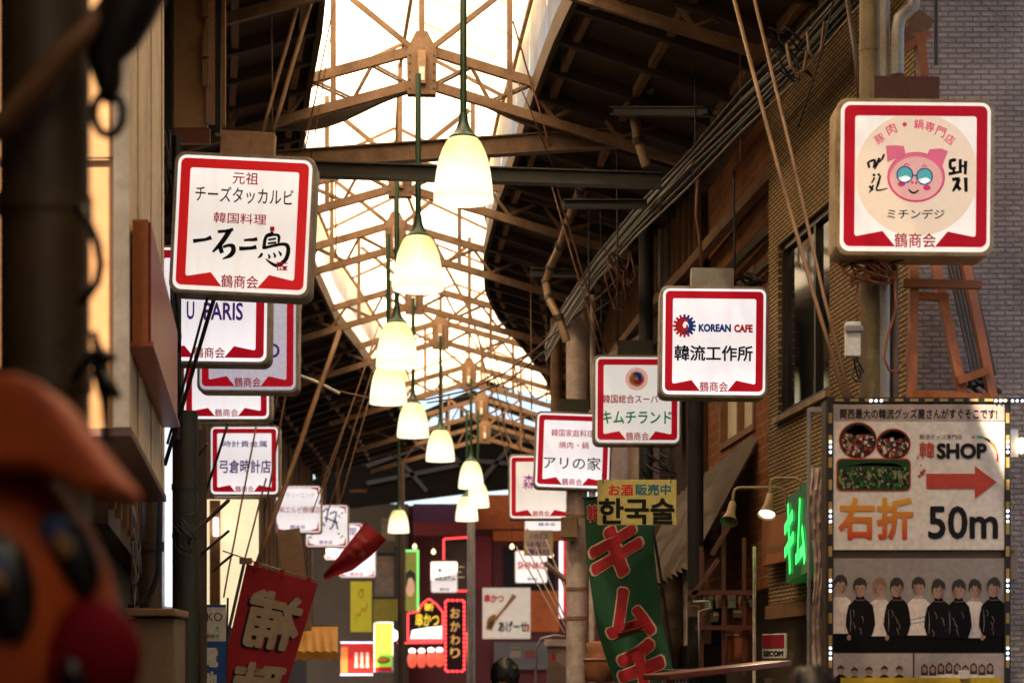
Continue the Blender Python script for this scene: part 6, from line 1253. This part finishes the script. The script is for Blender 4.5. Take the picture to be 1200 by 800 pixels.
wire('red-brown wire slanting over the right skylight edge', [(601, 25, 17), (645, 172, 17)], .008, M_wirer); wire('rusty wire running from the skylight edge to the beams', [(600, 80, 17.2), (622, 130, 17.2), (650, 200, 17.4)], .006, M_wirer)
wire('double wire slanting down behind the アリの家 sign, left strand', [(646, 215, 21), (703, 412, 21)], .010, M_wiret); wire('double wire slanting down behind the アリの家 sign, right strand', [(652, 215, 21), (710, 412, 21)], .010, M_wirer)
for (x, y0, y1, Y, m_, lb) in ((723, 95, 405, 19.5, M_black, 'long black hanging rod left of the dark pole'), (814, -5, 195, 17.0, M_black, 'black hanging rod crossing the long drainpipe'), (867, -5, 190, 15.8, M_wirer, 'rusty hanging rod in front of the brown tiled house'), (690, 110, 480, 21.5, M_black, 'black hanging rod above the アリの家 sign'), (704, 170, 400, 21.7, M_black, 'thin black rod between the hanging rods and dark pole'), (860, 200, 312, 16.5, M_black, 'thin dark rod holding the KOREAN CAFE hanger plate'), (622, 320, 480, 26, M_wiret, 'tan hanging rod by the far right roof'), (640, 330, 470, 27, M_wirer, 'rusty hanging rod by the far right roof'), (393, 185, 300, 22, M_wiret, 'hanging rod left of the second pendant lamp')): wire(lb, [(x, y0, Y), (x+1, y1, Y)], .009, m_, 'hanger_rod', 'rod')
for i, (x0, y0, x1, y1, lb) in enumerate(((575, 640, 662, 742, 'lowest'), (616, 640, 664, 736, 'second'), (628, 640, 664, 728, 'third'), (640, 632, 666, 700, 'steepest'))): wire(f'cream guy wire fanning down to the silver post below SHINAO, {lb}', [(x0 if i else 605, y0, 30), (x1, y1, 26)], .010, M_pipe)
for i, (x0, y0, x1, y1, lb) in enumerate(((560, 395, 600, 560, 'leftmost'), (568, 395, 598, 530, 'next to leftmost'), (576, 400, 612, 535, 'middle'), (600, 405, 616, 520, 'rightmost'))): wire(f'tan guy wire above the magenta lettered sign, {lb}', [(x0, y0, 30), (x1, y1, 30)], .010, M_wiret)
wire('slack dark cable swinging across between the pendant lamps and the right wall', [(355, 442, 26), (395, 458, 26), (440, 468, 26), (500, 468, 26), (545, 458, 26), (590, 438, 25.5), (625, 412, 25), (660, 382, 24), (700, 350, 23), (728, 322, 22)], .012, M_wirer, 'cable', 'cable')
wire('second slack cable just under the first one across the lamps', [(500, 472, 27), (550, 464, 27), (598, 445, 26.5), (640, 410, 25.5), (690, 370, 24), (735, 340, 22)], .010, M_black, 'cable', 'cable')
wire('white cord painted as a glint at the left end of the slack cable', [(352, 440, 25.9), (375, 449, 25.9), (398, 461, 25.9)], .020, M_white, 'cord', 'cord')  # white length stands in for the lit stretch of wire
cl = ['topmost', 'second', 'third', 'fourth', 'fifth', 'sixth', 'lowest']
for i in range(7):
    o_ = i*9; m_ = [M_black, M_cond, M_black, M_cond, M_black, M_black, M_cond][i]
    wire(f'cable of the bundle along the right eave, {cl[i]} of seven', [(1000+o_*.3, -30+o_*.5, 12.8), (930, 45+o_+4*math.sin(i), 14.2), (868, 108+o_*.9+3*math.sin(i*2), 15.6), (806, 178+o_*.7+4*math.cos(i), 17.2), (745, 245+o_*.6, 19), (700, 300+o_*.5, 21.2), (660, 360+o_*.5, 24), (640, 400+o_*.4, 26)], [.018, .012, .024, .010, .020, .014, .010][i], m_, 'cable', 'cable')
wire('cream hose hanging in a loop from the eave cables, left one', [(922, 52, 13.6), (926, 76, 13.6), (934, 88, 13.6), (942, 82, 13.6), (946, 60, 13.6)], .012, M_pipe, 'hose', 'hose'); wire('cream hose hanging in a loop from the eave cables, right one', [(946, 38, 13.4), (948, 60, 13.4), (953, 69, 13.4), (962, 58, 13.4), (966, 25, 13.4)], .010, M_pipe, 'hose', 'hose')
wire('thin dark cable trailing down the tiled facade', [(978, -5, 13.1), (966, 50, 13.2), (950, 105, 13.3), (935, 150, 13.5)], .006, M_black, 'cable', 'cable'); wire('flat dark steel strap beside the olive downpipe', [(992, -10, 12.2), (1002, 60, 12.1), (1008, 115, 12.0)], .016, M_brpost, 'strap', 'strap')
wire('pale conduit with an elbow left of the KOREAN CAFE sign', [(772, 250, 17.6), (775, 230, 17.6), (800, 205, 17), (812, 192, 16.8)], .012, M_cond, 'conduit', 'pipe'); wire('rusty bent conduit in front of the brown tiled house', [(818, 210, 16.9), (816, 250, 16.9), (820, 280, 16.9), (822, 315, 16.9)], .016, M_wirer, 'conduit', 'pipe')
def tangle(label, cxp, cyp, Y, rx, ry, n, m, r=.007, sd=1):
    rg = random.Random(sd); pts = []; a = 0
    for i in range(n):
        a += rg.uniform(.5, 1.1); q = rg.uniform(.35, 1); pts.append(P(cxp+rx*q*math.cos(a)+(i/n-.5)*rx*.6, cyp+ry*q*math.sin(a*1.1)-(i/n-.5)*ry*1.2, Y+rg.uniform(-.08, .08)))
    return tag(MB().tube(pts, r, 5).build('cable_tangle', m, world=True, smooth=True), label, 'cable')
tangle('tangle of rusty cables under the right eave above the silver post', 726, 318, 19.6, 18, 30, 40, M_wirer, .010, 2); tangle('tangle of black cable on top of the KOREAN CAFE sign', 878, 328, 15.4, 16, 6, 26, M_black, .010, 3)
tangle('black cable mess hanging on the dark posts above the yellow sign', 775, 548, 17, 22, 14, 26, M_black, .008, 5); tangle('black cable mess in the cable run at upper right', 925, 60, 14, 30, 26, 40, M_black, .008, 6)
tangle('thin black wires knotted around the olive post beside the rods', 216, 625, 13.3, 16, 24, 34, M_black, .005, 8); tangle('wire bundle clinging to the post edge left of the first sign', 192, 190, 13.4, 6, 40, 40, M_black, .010, 9); tangle('black wires behind the left edge of U PARIS', 205, 400, 13.4, 6, 60, 40, M_black, .010, 12)
tangle('dark cables heaped behind the orange trestle', 1150, 452, 12.1, 22, 12, 30, M_black, .012, 13); tangle('black cords below the small meter box', 1006, 432, 11.8, 8, 14, 20, M_black, .006, 14); tangle('grey wires in the recess above the beige cabinet', 160, 650, 12.7, 6, 40, 26, M_gpipe, .005, 15)

# ------------------------------------------------------------------ people at the bottom edge
def person(label, px, ptop, Y, shirt, hairm):
    c = P(px, ptop, Y); Ht = c.z; k = Ht/1.72
    t = thing('person', label, 'person', (c.x, Y, 0))
    J = {'pel': (0, 0, .93), 'sp': (0, 0, 1.12), 'ch': (0, 0, 1.32), 'nk': (0, .01, 1.46), 'hd0': (0, 0, 1.53), 'hd1': (0, -.01, 1.61), 'hd2': (0, -.01, 1.67)}; RD = {'pel': .15, 'sp': .14, 'ch': .155, 'nk': .058, 'hd0': .075, 'hd1': .095, 'hd2': .06}; E = [('pel', 'sp'), ('sp', 'ch'), ('ch', 'nk'), ('nk', 'hd0'), ('hd0', 'hd1'), ('hd1', 'hd2')]
    for s_, q in ((-1, 'l'), (1, 'r')):
        for nm, p_, r_ in (('hip', (.09, 0, .86), .095), ('kn', (.10, .01, .48), .06), ('an', (.10, .03, .09), .042), ('to', (.11, -.13, .04), .035), ('sh', (.19, 0, 1.40), .065), ('el', (.25, .03, 1.12), .045), ('wr', (.26, -.03, .87), .032), ('ha', (.26, -.06, .77), .036)): J[nm+q] = (p_[0]*s_, p_[1], p_[2]); RD[nm+q] = r_
        E += [('pel', 'hip'+q), ('hip'+q, 'kn'+q), ('kn'+q, 'an'+q), ('an'+q, 'to'+q), ('ch', 'sh'+q), ('sh'+q, 'el'+q), ('el'+q, 'wr'+q), ('wr'+q, 'ha'+q)]
    ks = list(J); me = bpy.data.meshes.new('body'); me.from_pydata([tuple(x*k for x in J[q]) for q in ks], [(ks.index(a), ks.index(b)) for a, b in E], []); o = bpy.data.objects.new('body', me); C.objects.link(o)
    md = o.modifiers.new('skin', 'SKIN'); sb = o.modifiers.new('sub', 'SUBSURF'); sb.levels = 2; sb.render_levels = 2
    for i, q in enumerate(ks): me.skin_vertices[0].data[i].radius = (RD[q]*k, RD[q]*k)
    me.skin_vertices[0].data[0].use_root = True
    bpy.context.view_layer.update(); nm = bpy.data.meshes.new_from_object(o.evaluated_get(bpy.context.evaluated_depsgraph_get())); o.modifiers.clear(); o.data = nm
    nm.materials.clear(); nm.materials.append(m_skin); nm.materials.append(shirt); nm.materials.append(mat('dark_trousers', (.03, .03, .04), .8))
    for p_ in nm.polygons:
        p_.use_smooth = True; z = p_.center.z/k; p_.material_index = 0 if z > 1.45 or (z < .84 and abs(p_.center.x) > .2*k) else (1 if z > .9 or abs(p_.center.x) > .21*k else 2)
    o.parent = t
    hv = ell((0, .012*k, 1.615*k), (.098*k, .108*k, .118*k)); hv.v = [q+Vector((0, 0, 0)) for q in hv.v]
    rg = random.Random(3)
    hv.v = [Vector((q.x+rg.uniform(-.008, .008), q.y+rg.uniform(-.008, .008), q.z+rg.uniform(-.007, .007))) for q in hv.v]; hv.build('hair', hairm, t, smooth=True)
    return t
M_bh = mat('black_hair', (.010, .008, .007), .4)
person('person with black hair walking away, head at the bottom beside the billboard', 952, 783, 6.2, mat('shirt_navy', (.03, .035, .06), .8), M_bh); person('person with dark hair far down the street below the spoon sign', 592, 772, 14, mat('shirt_grey', (.12, .11, .11), .8), M_bh)
# unseen building added behind the camera to cut the sky light from there
bk = thing('added_back_building', 'unseen brown building added behind the viewer to cut sky light', 'building', (3, -16, 0)); MB().box((0, 0, 4), (16, .3, 8)).build('wall', M_wallb, bk)
for x in (-3, 0, 3): MB().box((x, .17, 5), (1.2, .06, 1.4)).build('window_pane', m_glassd, bk)
